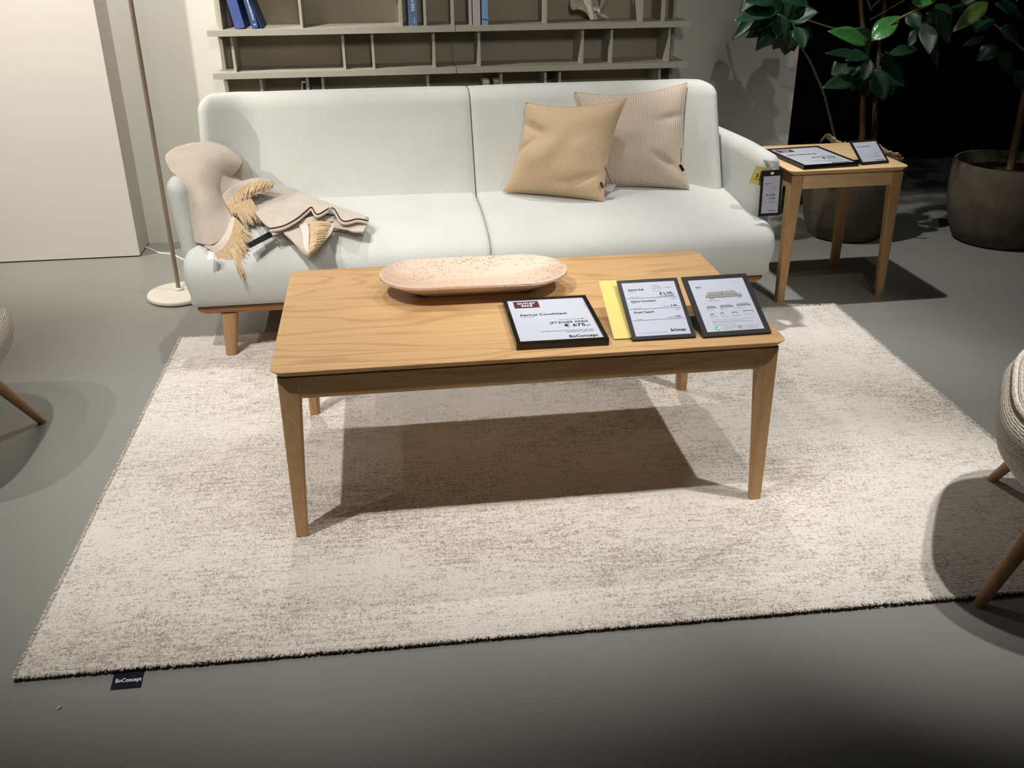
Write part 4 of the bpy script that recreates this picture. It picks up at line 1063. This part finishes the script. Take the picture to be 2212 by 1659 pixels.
def pot_parts(root, c, R, H):
    prof = [(0, 0), (R * .70, 0), (R * .78, .012), (R * .90, H * .22), (R * .98, H * .50), (R * 1.0, H * .72), (R * .985, H * .95), (R * .97, H), (R * .93, H), (R * .92, H * .9), (R * .90, H * .82)]
    g = G().lathe(prof, c, 64); mesh('pot', g, 'stone_pot', root, angle=50)
    rows = []; g = G()
    g.lathe([(R * .915, H * .86), (R * .6, H * .875), (R * .3, H * .885), (.001, H * .89)], c, 40)
    g.map(lambda p: p + Vector((0, 0, .012 * noise.noise((p.x * 25, p.y * 25, 0))))); mesh('soil', g, 'soil', root)
def branch(root, pts, r0, r1, mat='bark', k=6):
    sp = spline(pts, k); n = len(sp); g = G()
    sp = [p + Vector((noise.noise((p.z * 9, p.x * 9, 1)), noise.noise((p.z * 9, p.x * 9, 7)), 0)) * r0 * .5 for p in sp]
    g.tube(sp, [r0 + (r1 - r0) * i / (n - 1) for i in range(n)], 8); return mesh('branch', g, mat, root)
P1 = Vector((1.835, 1.86, 0))
t1 = empty('potted_tree', tuple(P1)); tag(t1, 'rubber fig tree in a grey stone pot behind the side table', 'plant')
pot_parts(t1, P1, .212, .37)
PY1 = 1.86
def PX(x, y, Y=PY1): return AY(x, y, Y)
tr = G(); sp = spline([P1 + Vector((.0, 0, .30)), PX(1862, 300), PX(1864, 240), PX(1868, 190), PX(1876, 130), PX(1862, 40), PX(1856, -60), PX(1850, -220)], 6)
tr.tube(sp, [.016 - .009 * i / (len(sp) - 1) for i in range(len(sp))], 10); mesh('trunk', tr, 'bark', t1)
tr = G(); sp = spline([P1 + Vector((.03, .02, .30)), PX(1886, 300, 1.88), PX(1890, 240, 1.9), PX(1894, 180, 1.9), PX(1902, 80, 1.9), PX(1912, 0, 1.9), PX(1925, -160, 1.9)], 6)
tr.tube(sp, [.014 - .008 * i / (len(sp) - 1) for i in range(len(sp))], 10); mesh('trunk', tr, 'bark', t1)
branch(t1, [P1 + Vector((-.05, -.04, .31)), PX(1803, 292, 1.80), PX(1775, 190, 1.76), PX(1733, 104, 1.74), PX(1694, 52, 1.72), PX(1668, -10, 1.72), PX(1650, -90, 1.72)], .006, .004, 'twig')
branch(t1, [PX(1876, 150), PX(1880, 95, 1.80), PX(1930, 48, 1.72), PX(1975, 24, 1.68), PX(2016, 4, 1.64), PX(2060, -40, 1.62)], .006, .004, 'twig')
branch(t1, [PX(1864, 60), PX(1815, 64, 1.84), PX(1740, 42, 1.82)], .004, .0025, 'twig')
FN = Vector((-.25, -.75, .6))          # towards the room and up
def lf(b, tp, wpx, Y=1.74, dY=0., mat='leaf', nrm=FN, bend=.06, root=None):
    B_ = AY(b[0], b[1], Y); T_ = AY(tp[0], tp[1], Y + dY); w = wpx / F_PX * (Y - CAM.y) * 1.42
    leaf(root or t1, B_, T_, w, nrm, mat, bend)
up_ = Vector((-.1, -.78, .6))
lf((1872, 95), (1793, 64), 32, 1.70, -.05, 'leaf_lit', up_)
lf((1884, 88), (1945, 31), 34, 1.72, .02, 'leaf_lit', Vector((-.5, -.7, .5)))
lf((1968, -2), (2016, 6), 30, 1.62, -.04, 'leaf_lit', up_)
lf((1878, 128), (1866, 174), 24, 1.70, -.04)
lf((1850, 172), (1779, 187), 30, 1.72, -.06, 'leaf', Vector((0, -.75, .65)))
lf((1846, 132), (1795, 160), 38, 1.76, -.02)
lf((1889, 150), (1912, 218), 36, 1.72, -.05)
lf((1900, 144), (1958, 186), 38, 1.76, -.03)
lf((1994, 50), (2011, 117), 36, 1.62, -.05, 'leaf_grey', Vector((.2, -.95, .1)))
lf((2024, 28), (2054, 96), 26, 1.64, -.03)
lf((1990, 46), (2046, 30), 24, 1.66, 0)
lf((1862, 122), (1785, 112), 18, 1.78, -.02)
lf((1874, 150), (1868, 214), 30, 1.80, -.02)
lf((1920, 118), (1994, 100), 20, 1.82, 0)
lf((1990, 60), (1962, 100), 20, 1.66, -.02)
lf((2005, 60), (2026, 148), 20, 1.70, -.02)
for b, tp, w in (((1684, 22), (1584, 42), 30), ((1650, 14), (1582, 84), 26), ((1690, 46), (1632, 108), 32), ((1676, 52), (1610, 80), 24), ((1700, 58), (1670, 108), 28),
                 ((1710, 58), (1694, 120), 34), ((1720, 58), (1738, 104), 28), ((1690, 40), (1650, -14), 34), ((1700, 40), (1722, -34), 34), ((1704, 44), (1768, 24), 34), ((1712, 52), (1760, 82), 28), ((1664, 30), (1640, 66), 34), ((1680, 30), (1694, 92), 30), ((1672, 0), (1608, 0), 36), ((1690, -10), (1752, 10), 36), ((1655, 30), (1600, 60), 30)):
    Yd = 1.70 + random.uniform(-.05, .06)
    lf(b, tp, w, Yd, random.uniform(-.08, .02), 'leaf', Vector((random.uniform(-.5, .3), -.7, random.uniform(.3, .9))))
for b, tp, w in (((1880, 140), (1838, 196), 32), ((1884, 150), (1890, 222), 32), ((1876, 120), (1828, 128), 30), ((1896, 120), (1940, 150), 32), ((1892, 96), (1850, 60), 26), ((1906, 160), (1930, 206), 30), ((1862, 150), (1812, 172), 34),
                 ((1684, 60), (1650, 100), 34), ((1700, 52), (1716, 112), 34), ((1668, 20), (1600, 66), 34), ((1694, 20), (1742, 56), 34), ((1660, 60), (1626, 76), 26), ((1706, 20), (1740, -14), 34), ((1640, 0), (1596, 26), 30),
                 ((1960, 26), (1990, 64), 26), ((2020, 10), (2058, 48), 30), ((1985, 30), (1960, 4), 24)):
    lf(b, tp, w, 1.80 + random.uniform(-.05, .06), random.uniform(-.08, .02), 'leaf', Vector((random.uniform(-.5, .3), -.7, random.uniform(.2, .9))))
# crown that rises above the picture and throws the leaf shadows
rnd = random.Random(21)
for q in range(44):
    a = rnd.uniform(0, 2 * pi); r = rnd.uniform(.05, .42); zc = rnd.uniform(1.12, 1.75)
    b = P1 + Vector((r * math.cos(a) * .9 - .05, r * math.sin(a) * .7 - .1, zc)); d = Vector((math.cos(a), math.sin(a) * .8, rnd.uniform(-.6, .5))).normalized()
    leaf(t1, b, b + d * rnd.uniform(.11, .17), rnd.uniform(.05, .075), Vector((0, 0, 1)) + d * .1 + Vector((rnd.uniform(-.4, .4), rnd.uniform(-.4, .4), 0)), 'leaf', .12)
for q in range(8):
    a = 2 * pi * q / 8 + rnd.uniform(-.3, .3); b = PX(1876, 60) + Vector((0, 0, rnd.uniform(.02, .3)))
    branch(t1, [b, b + Vector((math.cos(a) * .15, math.sin(a) * .12 - .03, .1)), b + Vector((math.cos(a) * .32 - .03, math.sin(a) * .25 - .08, .22))], .004, .0022, 'twig', 4)
# dry husk over the pot rim
def husk(pts, w, root):
    sp = spline(pts, 6); g = G(); rows = []
    for i, p in enumerate(sp):
        f = i / (len(sp) - 1); ww = w * (.5 + .5 * math.sin(pi * f)) * (1 + .4 * noise.noise((f * 9, w * 50, 2)))
        rows.append([p + Vector((0, -.4, .8)) * ww * k + Vector((0, 0, .006 * noise.noise((f * 14, k * 3, 3)))) for k in (-.5, -.15, .2, .5)])
    g.grid(rows); mesh('dry_husk', g, 'husk', root, solid=.005)
husk([PX(1774, 306, 1.70), PX(1786, 294, 1.69), PX(1800, 304, 1.68), PX(1816, 314, 1.66), PX(1828, 310, 1.68)], .035, t1)
husk([PX(1890, 306, 1.72), PX(1912, 326, 1.68), PX(1934, 334, 1.66), PX(1946, 338, 1.66)], .03, t1)
husk([PX(1918, 338, 1.68), PX(1936, 346, 1.66), PX(1952, 344, 1.66)], .028, t1)

P2 = Vector((2.50, 1.67, 0))
t2 = empty('potted_tree', tuple(P2)); tag(t2, 'shadowed fig tree in a grey stone pot at the right edge', 'plant')
pot_parts(t2, P2, .248, .365)
tr = G(); sp = spline([P2 + Vector((0, 0, .32)), P2 + Vector((-.01, 0, .7)), P2 + Vector((.02, .02, 1.1)), P2 + Vector((0, 0, 1.6))], 8)
tr.tube(sp, [.018 - .010 * i / (len(sp) - 1) for i in range(len(sp))], 10); mesh('trunk', tr, 'bark', t2)
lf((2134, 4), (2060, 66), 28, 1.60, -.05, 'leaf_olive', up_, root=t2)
lf((2150, 44), (2074, 72), 22, 1.62, 0, root=t2)
lf((2128, 78), (2080, 98), 16, 1.62, 0, root=t2)
lf((2150, 8), (2214, 34), 24, 1.62, 0, root=t2)
lf((2154, 98), (2110, 132), 30, 1.66, 0, root=t2)
lf((2154, 110), (2188, 166), 28, 1.66, 0, root=t2)
lf((2160, 60), (2206, 90), 28, 1.64, 0, root=t2)
lf((2080, 10), (2110, -30), 30, 1.64, 0, root=t2)
lf((2190, 150), (2210, 200), 24, 1.64, 0, root=t2)
for q in range(36):
    a = rnd.uniform(0, 2 * pi); r = rnd.uniform(.05, .36); zc = rnd.uniform(.98, 1.7)
    b = P2 + Vector((r * math.cos(a), r * math.sin(a) * .8, zc)); d = Vector((math.cos(a), math.sin(a) * .8, rnd.uniform(-.6, .4))).normalized()
    leaf(t2, b, b + d * rnd.uniform(.11, .17), rnd.uniform(.05, .075), Vector((0, 0, 1)) + Vector((rnd.uniform(-.4, .4), rnd.uniform(-.4, .4), 0)), 'leaf', .12)
for q in range(8):
    a = 2 * pi * q / 8; b = P2 + Vector((0, 0, rnd.uniform(.75, 1.2)))
    branch(t2, [b, b + Vector((math.cos(a) * .15, math.sin(a) * .12, .1)), b + Vector((math.cos(a) * .3, math.sin(a) * .25, .2))], .005, .0025, 'twig', 4)

# tiny scrap on the floor
a = AZ(123, 1534, .0); b = AZ(133, 1529, .0)
g = G(); g.tube([a + Vector((0, 0, .0015)), a.lerp(b, .5) + Vector((.001, .002, .003)), b + Vector((0, 0, .0015))], [.0012, .0022, .001], 6)
tag(mesh('paper_scrap', g, 'lint'), 'tiny white scrap lying on the grey floor in front of the rug', 'scrap')

# ------------------------------------------------------------------ light
def spot(name, loc, to, power, col, size=60, blend=.5, rad=.03):
    l = bpy.data.lights.new(name, 'SPOT'); l.energy = power; l.color = col; l.spot_size = math.radians(size); l.spot_blend = blend; l.shadow_soft_size = rad
    o = bpy.data.objects.new(name, l); C.objects.link(o); o.location = loc
    d = Vector(to) - Vector(loc); o.rotation_euler = d.to_track_quat('-Z', 'Y').to_euler(); return o
WARM = (1, .90, .78); NEUT = (1, .96, .90); COOL = (.94, .98, 1.0)
CLEAN = (1.0, .985, .965)
spot('track_spot_left', (-1.27, -.89, 2.9), (-.5, .1, .2), 270, CLEAN, 52, .8)
spot('track_spot_right', (1.45, -.83, 2.9), (.72, .08, .2), 235, CLEAN, 50, .8)
spot('front_fill', (0, -.7, 2.9), (0, -.3, 0), 60, NEUT, 40, 1.0)  # added fill for the rug in front of the coffee table
spot('track_spot_sofa', (-.63, 1.2, 2.9), (-.45, .75, .3), 105, CLEAN, 62, .8)
spot('track_spot_sofa', (.55, 1.2, 2.9), (.5, .75, .3), 105, CLEAN, 62, .8)
spot('sofa_back_fill', (-.1, -3.6, 2.75), (-.1, 1.6, .92), 300, NEUT, 27, .55, .3)  # added low frontal fill for the sofa back and shelf interior
spot('track_spot_side', (.5, 1.2, 2.9), (1.8, 1.25, .3), 225, CLEAN, 48, .7)
spot('track_spot_rug', (1.75, -.6, 2.9), (1.0, -.6, 0), 190, CLEAN, 26, .8)
spot('track_spot_wall', (-3.7, .6, 2.9), (-1.85, 2.1, 1.35), 720, (1, .925, .84), 62, .8)
spot('shelf_fill', (-1.25, .9, 2.95), (-1.2, 2.2, 1.0), 290, NEUT, 58, .9)  # spot added to brighten the bookcase and the wall beside it
spot('track_spot_floor', (-2.4, -1.2, 2.9), (-1.95, .2, 0), 140, NEUT, 60, .9)
spot('sofa_corner_fill', (-1.9, -1.1, 2.9), (-.8, .85, .34), 150, CLEAN, 30, .8)  # extra spot put in to lift the left sofa front
spot('track_spot_plants', (1.0, -.5, 2.9), (1.6, 1.85, .6), 45, NEUT, 44, .9)
w = bpy.data.worlds.new('world'); bpy.context.scene.world = w; w.use_nodes = True
w.node_tree.nodes['Background'].inputs['Color'].default_value = (.9, .95, 1.0, 1)
w.node_tree.nodes['Background'].inputs['Strength'].default_value = .022
sc = bpy.context.scene
sc.view_settings.view_transform = 'Standard'; sc.view_settings.look = 'None'; sc.view_settings.exposure = -0.22; sc.view_settings.gamma = 1
sc.view_settings.use_curve_mapping = False
